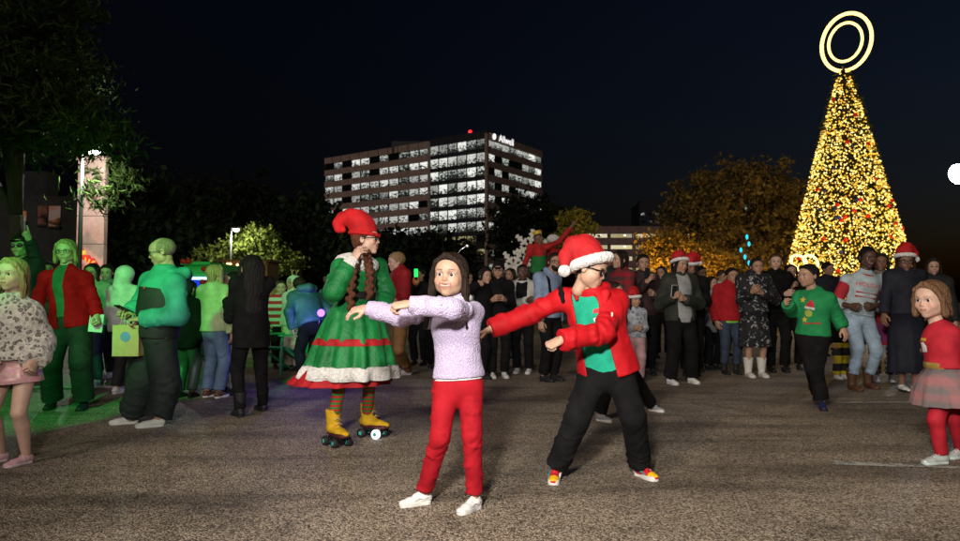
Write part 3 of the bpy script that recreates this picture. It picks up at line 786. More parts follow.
    def santa(p, red=None, tip=None, name='santa_hat', tilt=(0, 0), sz=1.0, z0=0.20, white=None, k=1.0):
        red = red or mat('santa_red', (0.55, 0.012, 0.016), 'velvet'); white = white or mat('santa_fur', (0.8, 0.78, 0.76), 'fur')
        Rt = rotx(math.radians(tilt[0])) @ roty(math.radians(tilt[1]))
        T = lambda v: (np.asarray(v) * sz) @ Rt.T + A(0, 0.05, z0)
        tip = tip or [(0, 0.05, 0.62), (0.2, 0.15, 0.66), (0.42, 0.2, 0.42), (0.5, 0.2, 0.18)]
        f = Field(); f.cone(T(A(0, 0, 0.0)), T(A(0, 0.02, 0.26)), 0.44 * sz, 0.40 * sz, 0.06, axis=T(A(0, 0, 1)) * 0 + Rt @ A(1, 0, 0), flat=0.88, cuts=[(T(A(0, 0, 0)), Rt @ A(0, 0, -1))])
        P = [T(A(0, 0.02, 0.26))] + [T(A(*t)) for t in tip]; rr = np.linspace(0.36, 0.10, len(P)) * sz
        f.path(P, list(rr), 0.12, wr=(0.018, 14), ph=p.ph)
        V, Q = f.mesh(p.R['hair'] * 1.1); o = p.add(name, p.hl(V), Q, red)
        b = Field(); n = 20; ring = [T(A(0.415 * math.cos(t), 0.47 * math.sin(t), 0.02)) for t in np.arange(n + 1) * 2 * math.pi / n]
        b.path(ring, [0.095 * sz * k] * (n + 1), 0.03)
        ns = lambda F, X, Y, Z: F + 0.007 * np.sin(X * 61 + 2 * np.sin(Y * 43)) * np.sin(Y * 63 + np.sin(Z * 57) * 2) + 0.006 * np.sin(Z * 90 + 3 * np.sin(X * 70))
        V, Q = b.mesh(p.R['hair'], ns); p.add('fur_band', p.hl(V), Q, white, o)
        b = Field(); b.ell(P[-1] + unit(P[-1] - P[-2]) * 0.08 * sz, 0.15 * sz, 0.02); V, Q = b.mesh(p.R['hair'], ns); p.add('pompom', p.hl(V), Q, white, o)
        return o

    def glasses(p, m, r=0.095, lens=None, thick=0.013):
        b = MB()
        for s in (-1, 1):
            c = A(s * 0.15, -0.405, 0.01)
            b.tube([c + A(r * 1.15 * math.cos(t), 0.02 * abs(math.cos(t)), r * 0.85 * math.sin(t)) for t in np.arange(14) * 2 * math.pi / 14], thick, 6, closed=True)
            b.tube([c + A(s * r * 1.1, 0.02, 0.03), A(s * 0.375, -0.15, 0.03), A(s * 0.39, 0.06, 0.0)], thick * 0.8, 5)
        b.tube([A(-0.05, -0.42, 0.03), A(0, -0.43, 0.04), A(0.05, -0.42, 0.03)], thick, 5)
        me = b.mesh('glasses', True); V = np.array([v.co for v in me.vertices]); V = p.hl(V) - p.root; me.vertices.foreach_set('co', V.astype(np.float32).ravel()); me.update()
        o = link('glasses', me, m, p.E)
        if lens is not None:
            for s in (-1, 1):
                bb = MB(); bb.ball(A(s * 0.15, -0.405, 0.01), (r * 1.1, 0.012, r * 0.8), 12, 6); me = bb.mesh('lens', True)
                V = np.array([v.co for v in me.vertices]); V = p.hl(V) - p.root; me.vertices.foreach_set('co', V.astype(np.float32).ravel()); me.update(); link('lens', me, lens, o)
        return o

    def loft(p, name, rings, m, n=64, pleat=0, amp=0.0, thick=0.008, parent=None, seed=0.0):
        """rings: (centre, rx along lat, ry along front); open cloth tube with a wall thickness"""
        lat, fr, up = p.frame('hip'); V = []; F = []
        a = np.arange(n) * 2 * math.pi / n
        for layer in (0, 1):
            for i, (c, rx, ry) in enumerate(rings):
                t = i / max(1, len(rings) - 1); w = 1 + amp * t * (np.sin(a * pleat + seed + 0.6 * np.sin(3 * a)) * 0.7 + 0.3 * np.sin(a * pleat * 1.7 + 2))
                d = thick * layer
                V.append(np.asarray(c) + ((rx - d) * w * np.cos(a))[:, None] * lat + ((ry - d) * w * np.sin(a))[:, None] * fr)
        V = np.concatenate(V); m_ = len(rings)
        for i in range(m_ - 1):
            for k in range(n):
                q = (i*n+k, i*n+(k+1) % n, (i+1)*n+(k+1) % n, (i+1)*n+k); F.append(q[::-1]); o = m_*n; F.append(tuple(x + o for x in q))
        for i in (0, m_ - 1):
            for k in range(n):
                q = (i*n+k, i*n+(k+1) % n, m_*n+i*n+(k+1) % n, m_*n+i*n+k); F.append(q if i else q[::-1])
        return p.add(name, V, np.array(F), m, parent)

    def chest_print(p, name, V2, faces, m, centre, scale, off=0.004, parent=None, frame='chest', base='chest'):
        """lay flat outline (x right as the viewer sees it, z up) onto the garment's front"""
        lat, fr, up = p.frame(frame); c = p.J[base] + lat * centre[0] + up * centre[1]
        P = []
        for x, z in V2:
            o = c + lat * (x * scale) + up * (z * scale) + fr * 0.6
            hit = p.items['bvh'].ray_cast(Vector(o), Vector(-fr), 1.2)
            w = np.array(hit[0]) if hit[0] is not None else c + lat * (x * scale) + up * (z * scale) + fr * 0.12
            P.append(w + fr * off)
        me = bpy.data.meshes.new(name); me.from_pydata([tuple(v - p.root) for v in P], [], faces); me.update()
        return link(name, me, m, parent or p.E)

def text_outline(txt, size=1.0, res=0.06):
    """flat text triangles, subdivided so they can follow cloth"""
    cu = bpy.data.curves.new('lettering', 'FONT'); cu.body = txt; cu.align_x = 'CENTER'; cu.size = size; cu.resolution_u = 2
    o = bpy.data.objects.new('lettering', cu); COL.objects.link(o)
    dg = bpy.context.evaluated_depsgraph_get(); me = bpy.data.meshes.new_from_object(o.evaluated_get(dg))
    V = [(v.co.x, v.co.y) for v in me.vertices]; F = [tuple(f.vertices) for f in me.polygons]
    bpy.data.objects.remove(o); bpy.data.curves.remove(cu); bpy.data.meshes.remove(me)
    return V, F

def disc_outline(pts, rings=4):
    """fan-filled outline with inner rings"""
    pts = [np.array(q, float) for q in pts]; c = np.mean(pts, 0); n = len(pts); V = [tuple(c)]; F = []
    for r in range(1, rings + 1):
        for q in pts: V.append(tuple(c + (q - c) * r / rings))
    for k in range(n): F.append((0, 1 + k, 1 + (k + 1) % n))
    for r in range(rings - 1):
        for k in range(n): a = 1 + r*n; F.append((a + k, a + n + k, a + n + (k + 1) % n, a + (k + 1) % n))
    return V, F

# ------------------------------------------------------------------ ground
def ground_material():
    m, t, b, out = nmat('asphalt')
    tc = t.nodes.new('ShaderNodeTexCoord'); P = tc.outputs['Object']
    v = N(t, 'ShaderNodeTexVoronoi', Scale=112.0, Randomness=1.0); t.links.new(P, v.inputs['Vector'])
    v2 = N(t, 'ShaderNodeTexVoronoi', Scale=230.0); t.links.new(P, v2.inputs['Vector'])
    sv = t.nodes.new('ShaderNodeSeparateColor'); t.links.new(v.outputs['Color'], sv.inputs[0])
    sv2 = t.nodes.new('ShaderNodeSeparateColor'); t.links.new(v2.outputs['Color'], sv2.inputs[0])
    stone = ramp(t, sv.outputs[0], [(0.0, (0.03, 0.024, 0.019)), (0.22, (0.13, 0.10, 0.072)), (0.5, (0.46, 0.365, 0.265)), (0.78, (0.74, 0.61, 0.46)), (1.0, (0.88, 0.77, 0.62))])
    fine = ramp(t, sv2.outputs[0], [(0.0, (0.04, 0.032, 0.025)), (0.6, (0.20, 0.155, 0.112)), (1.0, (0.46, 0.37, 0.27))])
    gap = ramp(t, v.outputs['Distance'], [(0.0, (1, 1, 1)), (0.42, (0.9, 0.9, 0.9)), (0.65, (0.40, 0.38, 0.36)), (1.0, (0.3, 0.29, 0.28))])
    c = mixc(t, 0.34, stone, fine); c = mixc(t, 0.48, c, gap, 'MULTIPLY')
    big = N(t, 'ShaderNodeTexNoise', Scale=0.55, Detail=7, Roughness=0.68, Distortion=0.6); t.links.new(P, big.inputs['Vector'])
    wear = ramp(t, big.outputs[0], [(0.30, (0.5, 0.5, 0.5)), (0.42, (0.85, 0.84, 0.83)), (0.58, (1.15, 1.13, 1.1)), (0.78, (1.45, 1.4, 1.32))])
    c = mixc(t, 1.0, c, wear, 'MULTIPLY')
    mp = N(t, 'ShaderNodeMapping'); mp.inputs['Scale'].default_value = (0.35, 2.2, 1); mp.inputs['Rotation'].default_value = (0, 0, 0.12); t.links.new(P, mp.inputs[0])
    st = N(t, 'ShaderNodeTexNoise', Scale=0.9, Detail=5, Roughness=0.6); t.links.new(mp.outputs[0], st.inputs['Vector'])
    c = mixc(t, 1.0, c, ramp(t, st.outputs[0], [(0.36, (0.55, 0.54, 0.53)), (0.5, (1, 1, 1)), (1.0, (1.08, 1.06, 1.04))]), 'MULTIPLY')
    dn = N(t, 'ShaderNodeTexNoise', Scale=1.7, Detail=5, Roughness=0.7); t.links.new(P, dn.inputs['Vector'])
    ck = N(t, 'ShaderNodeTexVoronoi', Scale=0.42); ck.feature = 'DISTANCE_TO_EDGE'; t.links.new(mixc(t, 0.55, P, dn.outputs['Color'], 'ADD'), ck.inputs['Vector'])
    crack = ramp(t, ck.outputs['Distance'], [(0.0, (0.22, 0.21, 0.2)), (0.006, (0.35, 0.34, 0.33)), (0.014, (1, 1, 1)), (1.0, (1, 1, 1))])
    c = mixc(t, 0.28, c, crack, 'MULTIPLY')
    sp_ = N(t, 'ShaderNodeTexNoise', Scale=2.6, Detail=6, Roughness=0.75); t.links.new(P, sp_.inputs['Vector'])
    c = mixc(t, 1.0, c, ramp(t, sp_.outputs[0], [(0.30, (0.45, 0.44, 0.43)), (0.40, (0.9, 0.9, 0.9)), (0.6, (1, 1, 1)), (1.0, (1.15, 1.13, 1.1))]), 'MULTIPLY')
    t.links.new(c, b.inputs['Base Color'])
    b.inputs['Roughness'].default_value = 0.62; b.inputs['Specular IOR Level'].default_value = 0.35
    h = mathn(t, 'ADD', mathn(t, 'MULTIPLY', v.outputs['Distance'], -1.0), mathn(t, 'MULTIPLY', sv2.outputs[1], 0.3))
    bp = N(t, 'ShaderNodeBump', Strength=0.9, Distance=0.012); t.links.new(h, bp.inputs['Height']); t.links.new(bp.outputs[0], b.inputs['Normal'])
    return m

def paint_material():
    m, t, b, out = nmat('worn_road_paint')
    tc = t.nodes.new('ShaderNodeTexCoord'); P = tc.outputs['Object']
    n = N(t, 'ShaderNodeTexNoise', Scale=9.0, Detail=8, Roughness=0.75); t.links.new(P, n.inputs['Vector'])
    v = N(t, 'ShaderNodeTexVoronoi', Scale=88.0); t.links.new(P, v.inputs['Vector']); sv = t.nodes.new('ShaderNodeSeparateColor'); t.links.new(v.outputs['Color'], sv.inputs[0])
    f = mathn(t, 'ADD', n.outputs[0], mathn(t, 'MULTIPLY', sv.outputs[0], 0.16))
    t.links.new(ramp(t, f, [(0.46, (0.07, 0.058, 0.048)), (0.58, (0.42, 0.40, 0.36)), (0.8, (0.55, 0.53, 0.48))]), b.inputs['Base Color']); b.inputs['Roughness'].default_value = 0.7
    bp = N(t, 'ShaderNodeBump', Strength=0.6, Distance=0.008); t.links.new(v.outputs['Distance'], bp.inputs['Height']); t.links.new(bp.outputs[0], b.inputs['Normal'])
    return m

GROUND = ground_material()
me = make_mesh('ground', [(-700, -60, 0), (700, -60, 0), (700, 1400, 0), (-700, 1400, 0)], np.array([[0, 1, 2, 3]]), False)
tag(link('ground', me, GROUND), kind='structure')
PAINT = paint_material()
for a, b_, w in (((831, 463), (905, 466), 0.095), ((836, 402.5), (1010, 402.5), 0.11), ((905, 466), (1100, 474), 0.05)):
    p0, p1 = ground(*a), ground(*b_); d = unit(p1 - p0); nn = A(-d[1], d[0], 0) * w / 2; z = A(0, 0, 0.004); k = 24
    V = []; F = []
    for i in range(k + 1):
        q = p0 + (p1 - p0) * i / k; V += [q - nn * (1 + 0.12 * RND.uniform(-1, 1)) + z, q + nn * (1 + 0.12 * RND.uniform(-1, 1)) + z]
        if i < k: F.append((2*i, 2*i+2, 2*i+3, 2*i+1))
    tag(link('road_marking', make_mesh('road_marking', V, np.array(F), False), PAINT), kind='structure')

# ------------------------------------------------------------------ office building
def lit_window(name, col, st, sc=1.0, dark=0.35):
    if name in MATS: return MATS[name]
    m, t, b, out = nmat(name); MATS[name] = m
    tc = t.nodes.new('ShaderNodeTexCoord'); oi = t.nodes.new('ShaderNodeObjectInfo')
    cb = t.nodes.new('ShaderNodeCombineXYZ'); t.links.new(mathn(t, 'MULTIPLY', oi.outputs['Random'], 90.0), cb.inputs[0]); t.links.new(mathn(t, 'MULTIPLY', oi.outputs['Random'], 37.0), cb.inputs[2])
    vec = mixc(t, 1.0, tc.outputs['Object'], cb.outputs[0], 'ADD')
    mp = N(t, 'ShaderNodeMapping'); mp.inputs['Scale'].default_value = (1.0, 1.0, 1.5); t.links.new(vec, mp.inputs[0])
    n = N(t, 'ShaderNodeTexNoise', Scale=1.1 * sc, Detail=4, Roughness=0.75); t.links.new(mp.outputs[0], n.inputs['Vector'])
    sx = t.nodes.new('ShaderNodeSeparateXYZ'); t.links.new(tc.outputs['Object'], sx.inputs[0])
    vo = N(t, 'ShaderNodeTexVoronoi', Scale=1.5 * sc); t.links.new(mp.outputs[0], vo.inputs['Vector']); vs = t.nodes.new('ShaderNodeSeparateColor'); t.links.new(vo.outputs['Color'], vs.inputs[0])
    f = mathn(t, 'ADD', mathn(t, 'ADD', mathn(t, 'MULTIPLY', n.outputs[0], 0.68), mathn(t, 'MULTIPLY', vs.outputs[0], 0.32)), mathn(t, 'MULTIPLY', sx.outputs[2], 0.10))
    c = ramp(t, f, [(dark, tuple(x * 0.03 for x in col)), (dark + 0.05, tuple(x * 0.35 for x in col)), (dark + 0.12, col), (1.0, (1, 1, 1))])
    b.inputs['Base Color'].default_value = (0.02, 0.022, 0.024, 1); b.inputs['Roughness'].default_value = 0.15
    t.links.new(c, b.inputs['Emission Color']); t.links.new(mathn(t, 'MULTIPLY', mathn(t, 'ADD', mathn(t, 'MULTIPLY', mathn(t, 'FRACT', mathn(t, 'MULTIPLY', oi.outputs['Random'], 17.3)), 0.95), 0.3), st), b.inputs['Emission Strength'])
    m.cycles.emission_sampling = 'NONE'
    return m

WIN = [lit_window('window_bright', (0.95, 0.97, 0.88), 0.85, 1.3, 0.38), lit_window('window_half', (0.80, 0.9, 0.78), 0.6, 1.1, 0.50), lit_window('window_dim', (0.5, 0.55, 0.46), 0.3, 0.9, 0.45),
       mat('window_dark', (0.012, 0.014, 0.018), 'plain', 0.12), lit_window('window_strip', (0.95, 1.0, 0.92), 0.9, 2.2, 0.52)]
CONC = mat('brown_concrete', (0.42, 0.30, 0.25), 'concrete', 0.9, scale=0.6); CONC2 = mat('dark_cladding', (0.035, 0.036, 0.04), 'concrete', 0.5, scale=0.5)
_box_me = {}
def unit_box(name, w, d, h):
    k = (name, round(w, 3), round(d, 3), round(h, 3))
    if k not in _box_me: _box_me[k] = MB().box((-w/2, -d/2, -h/2), (w/2, d/2, h/2)).mesh(name)
    return _box_me[k]
def put(name, w, d, h, loc, rz, m, parent):
    me = unit_box(name, w, d, h); o = bpy.data.objects.new(name, me); COL.objects.link(o); o.parent = parent
    if not me.materials: me.materials.append(m)
    o.location = loc; o.rotation_euler = (0, 0, rz)
    if me.materials[0] != m: o.material_slots[0].link = 'OBJECT'; o.material_slots[0].material = m
    return o

def office():
    C = A(2.0, 200.0, 0); E = empty('office_building', C, 'brown office block with rows of white lit windows and a dark glass corner bay', 'building')
    ul = unit(A(-55.3, 38.0, 0)); ur = unit(A(18.4, 26.7, 0)); Ll, Lr, Lg = 67.1, 32.4, 21.4
    rl = math.atan2(ul[1], ul[0]); rr = math.atan2(ur[1], ur[0]); nl = A(-ul[1], ul[0], 0); nl = nl if nl[1] < 0 else -nl; nr = A(-ur[1], ur[0], 0); nr = nr if nr[1] < 0 else -nr
    H = 49.3; top = 47.4; r = random.Random(5)
    core = MB(); q = [A(0, 0, 0), ul * Ll, ul * Ll + ur * Lr, ur * Lr]; ins = -(nl + nr) * 0.9
    V = [tuple(v + ins) for v in q] + [tuple(v + ins + A(0, 0, H - 0.5)) for v in q]
    core.add(V, [(0,1,5,4),(1,2,6,5),(2,3,7,6),(3,0,4,7),(4,5,6,7)]); core.build('core', CONC2, E)
    # parapets
    def face(u, rz, nn, s0, s1, z, h, m, name, proud=0.0, d=0.9):
        c = u * (s0 + s1) / 2 + nn * (proud - d / 2) + A(0, 0, z); return put(name, abs(s1 - s0), d, h, c, rz, m, E)
    face(ul, rl, nl, Lg + 0.03, Ll, 49.2, 2.0, CONC, 'parapet'); face(ur, rr, nr, 0.9, Lr, 49.2, 2.0, CONC, 'parapet'); face(ul, rl, nl, 0.0, Lg, 49.5, 2.4, CONC2, 'parapet', -0.1)
    for s in np.arange(Lg + 4.2, Ll, 4.2): face(ul, rl, nl, s - 0.12, s + 0.12, 49.2, 2.1, CONC2, 'joint', 0.02, 0.3)
    for k in range(11):
        z = 47.0 - 4.0 * k
        if z < 3: break
        face(ul, rl, nl, Lg + 0.03, Ll, z - 2.0, 1.9, CONC, 'spandrel'); face(ur, rr, nr, 0.9, Lr, z - 2.0, 1.9, CONC, 'spandrel'); face(ul, rl, nl, 0.3, Lg - 0.02, z - 2.0, 1.1, CONC2, 'spandrel', -0.12)
        nb = 11; w = (Ll - Lg) / nb
        for i in range(nb):
            s = Lg + w * (i + 0.5); v = (i * 7 + 3) % 5
            pr = r.random()
            m = WIN[0] if pr < 0.55 else WIN[4] if pr < 0.76 else WIN[1] if pr < 0.88 else WIN[3]
            if k > 7: m = WIN[3] if r.random() < 0.6 else WIN[2]
            put('window', w * 0.9, 0.12, 2.05, ul * s + nl * (-0.55) + A(0, 0, z), rl, m, E)
            if i: put('mullion', w * 0.10, 0.3, 2.08, ul * (s - w / 2) + nl * (-0.5) + A(0, 0, z), rl, CONC2, E)
        nb = 8; w = (Lr - 0.9) / nb
        for i in range(nb):
            s = 0.9 + w * (i + 0.5); pr = r.random(); m = WIN[0] if pr < 0.34 else WIN[4] if pr < 0.58 else WIN[1] if pr < 0.76 else WIN[3]
            if k > 6: m = WIN[3] if r.random() < 0.7 else WIN[1]
            put('window', w * 0.92, 0.12, 2.05, ur * s + nr * (-0.55) + A(0, 0, z), rr, m, E)
        nb = 6; w = (Lg - 0.5) / nb
        if k < 9:
            for i in range(nb):
                s = 0.4 + w * (i + 0.5); pr = r.random(); m = WIN[0] if pr < 0.72 else WIN[4] if pr < 0.85 else WIN[1]
                if k in (7, 8): m = lit_window('window_lobby', (0.7, 0.62, 0.25), 0.45, 1.0, 0.52) if pr < 0.5 else WIN[3]
                put('window', w * 0.9, 0.12, 2.8, ul * s + nl * (-0.4) + A(0, 0, z - 0.1), rl, m, E)
                put('mullion', w * 0.09, 0.24, 2.85, ul * (s + w / 2) + nl * (-0.36) + A(0, 0, z - 0.1), rl, CONC2, E)
    face(ul, rl, nl, Lg - 0.5, Lg + 0.4, 25, 50, mat('pale_pier', (0.34, 0.30, 0.27), 'concrete', 0.9), 'pier', 0.08); face(ur, rr, nr, 0, 0.9, 25, 49.5, CONC, 'pier', 0.08)
    # sign on the parapet of the right face, red beacon on the roof
    wh = glow('sign_white', (0.95, 0.97, 1.0), 1.6, False)
    V, F = text_outline('Allwell', 3.0); V = np.array(V); d = 0.12
    P = [tuple(ur * (10.2 + x) + nr * 0.25 + A(0, 0, 48.5 + z)) for x, z in V]
    me = bpy.data.meshes.new('sign_lettering'); me.from_pydata(P, [], F); me.update(); link('sign_lettering', me, wh, E)
    b = MB(); b.ball((0, 0, 0), (0.5, 0.5, 0.9), 8, 6); b.build('sign_emblem', wh, E, loc=Vector(ur * 3.4 + nr * 0.35 + A(0, 0, 49.3)))
    b = MB(); b.tube([A(-5, 9, 48), A(-5, 9, 52)], 0.15, 6); b.build('mast', CONC2, E); b = MB(); b.ball((-5, 9, 52.3), 0.55, 8, 6); b.build('beacon', glow('beacon_red', (1.0, 0.02, 0.03), 3.0, False), E)
    b = MB(); b.box((-30, 20, 48), (-6, 34, 52.0)); b.build('roof_plant', CONC2, E)
office()

def garage():
    D = 195.0; x0, x1 = (585 - 480) / FPX * D, (735 - 480) / FPX * D; E = empty('parking_garage', (0, D, 0), 'low parking garage with yellow lit decks beside the orange tree', 'building')
    band = mat('garage_concrete', (0.30, 0.19, 0.17), 'concrete', 0.9); lit = lit_window('garage_light', (0.95, 0.74, 0.24), 0.6, 0.12, 0.2)
    lamp = glow('garage_lamp', (1.0, 0.95, 0.8), 2.5, False)
    b = MB(); b.box((x0, 14, 0), (x1, 20, 22.5)); b.build('core', band, E)
    for k in range(5):
        z = 21.2 - 3.2 * k
        put('deck', x1 - x0, 1.0, 1.9, ((x0 + x1) / 2, 0, z), 0, band, E); put('ceiling', x1 - x0, 13, 0.2, ((x0 + x1) / 2, 7.2, z - 0.6), 0, band, E)
        for i in range(6):
            w = (x1 - x0) / 6; x = x0 + w * (i + 0.5)
            put('bay', w * 0.94, 0.2, 1.3, (x, 2.4, z - 1.6), 0, lit, E); put('column', 0.5, 0.6, 1.32, (x + w / 2, -0.1, z - 1.6), 0, band, E)
            b = put('lamp', 0.45, 0.3, 0.35, (x + 1.2, 2.0, z - 1.35), 0, lamp, E)
garage()

def far_block(name, label, px0, px1, py, D, m, rows, z_rows, seed, lit=0.3, win=(1.6, 1.1), deep=18):
    x0, x1 = (px0 - 480) / FPX * D, (px1 - 480) / FPX * D; H = at(480, py, D)[2]; E = empty(name, (0, D, 0), label, 'building'); r = random.Random(seed)
    b = MB(); b.box((x0, 0, 0), (x1, deep, H)); b.box((x0 + 1, 2, H), (x0 + (x1 - x0) * 0.5, min(8, deep), H + 1.6)); b.build('walls', m, E)
    n = max(3, int((x1 - x0) / 3.2))
    for k in range(rows):
        for i in range(n):
            mm = WIN[1] if r.random() < lit else WIN[3]
            put('window', win[0], 0.15, win[1], (x0 + (x1 - x0) * (i + 0.5) / n, -0.02, z_rows - 3.6 * k), 0, mm, E)
    return E
far_block('tower', 'dark distant tower with one faint row of lights above the garage', 640, 690, 203, 330, mat('tower_dark', (0.02, 0.021, 0.026), 'concrete', 0.6), 3, 42.6, 3, 0.4)
far_block('office_block', 'dark block with scattered lit windows half hidden by the orange tree', 712, 826, 178, 170, mat('block_dark', (0.05, 0.048, 0.05), 'concrete', 0.7), 6, 27.5, 9, 0.45)
wb = far_block('low_building', 'dark low building with amber lit windows behind the pine', -40, 76, 196, 34, mat('dark_wall', (0.035, 0.03, 0.03), 'concrete', 0.9), 0, 0, 1, deep=3.0)
am = lit_window('window_amber', (0.85, 0.30, 0.10), 0.30, 1.0, 0.3); fr_ = mat('dark_frame', (0.02, 0.02, 0.02), 'plain', 0.5)
for px0, px1, y0, y1 in ((49, 59, 206, 226), (22, 25, 211, 221), (38, 46, 206, 224)):
    a, c = at(px0, y0, 33.9), at(px1, y1, 33.9)
    o = put('window', abs(c[0] - a[0]), 0.1, abs(a[2] - c[2]), ((a[0] + c[0]) / 2, -0.06, (a[2] + c[2]) / 2), 0, am if px0 != 38 else lit_window('window_amber_dim', (0.4, 0.12, 0.06), 0.12, 1, 0.3), wb)
    put('sill', abs(c[0] - a[0]) + 0.1, 0.16, 0.08, ((a[0] + c[0]) / 2, -0.08, c[2] - 0.06), 0, fr_, wb)

# pale stucco pylon lit from its lamp
def pylon():
    D = 27.0; a, c = at(78.5, 160, D), at(102.5, 290, D); E = empty('stucco_pylon', ((a[0] + c[0]) / 2, D, 0), 'tall pale pink stucco pylon beside the street lamp on the left', 'pylon')
    w = c[0] - a[0]; pk = mat('pink_stucco', (0.55, 0.34, 0.31), 'concrete', 0.9, bump=0.8); h = a[2]
    n = 6
    for k in range(n):
        b = MB(); b.box((-w / 2, 0, h * k / n + 0.012), (w / 2, 0.25, h * (k + 1) / n - 0.012)); b.build('block', pk, E)
    b = MB(); b.box((-w / 2 + 0.02, 0.03, 0), (w / 2 - 0.02, 0.22, h)); b.build('core', CONC2, E)
    b = MB(); b.box((-w / 2 - 0.06, -0.06, h), (w / 2 + 0.06, 0.31, h + 0.15)); b.build('cap', pk, E)
    # garland of red and gold balls at the foot
    G = empty('garland', (E.location.x - 0.2, D - 0.5, 0), 'garland of red and gold baubles at the foot of the pink pylon', 'garland')
    rd = mat('bauble_red', (0.6, 0.02, 0.02), 'plain', 0.2, emit=((1, 0.08, 0.04), 0.25)); gd = mat('bauble_gold', (0.7, 0.45, 0.05), 'plain', 0.2, emit=((1, 0.6, 0.08), 0.4)); r = random.Random(2)
    for k in range(15):
        q = at(80 + k * 1.15, 252 + 0.95 * k + r.uniform(-2.5, 2.5), D - 0.5); b = MB(); b.ball((0, 0, 0), 0.11, 8, 6); b.build('bauble', rd if k % 3 else gd, G, True, loc=Vector(q) - G.location)
    b = MB(); b.tube([Vector(at(80 + k * 1.7, 254 + 1.4 * k, D - 0.4)) - G.location for k in range(10)], 0.05, 5); b.tube([Vector(at(80, 254, D - 0.4)) - G.location, (-0.55, 0.1, 0)], 0.05, 5); b.build('wire', CONC2, G)
    light('pylon_uplight', 'SPOT', (E.location.x + 0.4, D - 2.6, 0.4), 420, (1.0, 0.45, 0.40), 0.1, target=(E.location.x, D, 5), angle=60)
pylon()

# ------------------------------------------------------------------ lamps
STEEL = mat('lamp_steel', (0.16, 0.16, 0.155), 'plain', 0.4, metal=0.6)
def street_lamp(label, px, py, D, arm, power, col, st=25.0, rad=0.22, light_r=0.15):
    q = at(px, py, D); E = empty('street_lamp', (q[0] - arm, D, 0), label, 'lamp', 'street lamps')
    b = MB(); b.tube([(0, 0, 0), (0, 0, q[2] * 0.5), (0, 0, q[2] + 0.1)], [0.09, 0.075, 0.055], 8); b.build('pole', STEEL, E, True)
    b = MB(); b.box((-0.2, -0.2, 0.0), (0.2, 0.2, 0.18)); b.build('base', CONC, E)
    b = MB(); b.tube([(0, 0, q[2] + 0.05), (arm * 0.5, 0, q[2] + 0.14), (arm, 0, q[2] + 0.12)], 0.035, 6); b.build('arm', STEEL, E, True)
    b = MB(); b.lathe([(rad * 0.4, 0.16), (rad * 1.15, 0.09), (rad * 1.2, 0.02)], (arm, 0, q[2]), 14); b.build('shade', STEEL, E, True)
    b = MB(); b.ball((arm, 0, q[2] - 0.02), (rad, rad, rad * 0.8), 12, 8); b.build('lamp_glass', glow('lamp_glow_%d' % int(st), col, st, False), E, True)
    light('street_light', 'POINT', (q[0], D - 0.05, q[2] - rad * 0.85 - light_r - 0.05), power, col, light_r)
    return E
street_lamp('tall street lamp with its arm towards the pink pylon, under the pine', 93.5, 148.5, 24.0, 0.38, 850, (0.86, 1.0, 0.84), 30, 0.25)
street_lamp('street lamp shining over the pale green tree behind the booths', 236, 229, 50.0, 0.35, 700, (0.95, 1.0, 0.8), 14, 0.22)

def flood_mast():
    D = 25.0; q = at(957, 173, D); E = empty('flood_mast', (q[0] + 1.25, D + 0.2, 0), 'mast with a glaring white floodlight at the right edge', 'floodlight')
    b = MB(); b.tube([(0, 0, 0), (0, 0, q[2] + 0.5)], [0.1, 0.07], 8); b.build('pole', STEEL, E, True)
    b = MB(); b.box((-0.3, -0.3, 0), (0.3, 0.3, 0.2)); b.build('base', CONC, E)
    b = MB(); b.lathe([(0.16, 0.0), (0.30, 0.22), (0.32, 0.26)], (-1.25, 0.0, q[2]), 16, rotx(math.radians(78))); b.tube([(0, 0, q[2] + 0.2), (-1.25, 0.1, q[2] + 0.1)], 0.05, 6); b.build('housing', STEEL, E, True)
    b = MB(); b.ball((-1.25, -0.27, q[2] - 0.05), (0.36, 0.1, 0.36), 14, 8); b.build('lamp_glass', glow('flood_glow', (0.86, 0.88, 1.0), 60, False), E, True)
    light('flood_light', 'SPOT', (q[0] - 0.03, D - 0.35, q[2] - 0.1), 800, (0.84, 0.86, 1.0), 0.25, target=(3.0, 6.5, 0.6), angle=110, blend=0.5)
flood_mast()

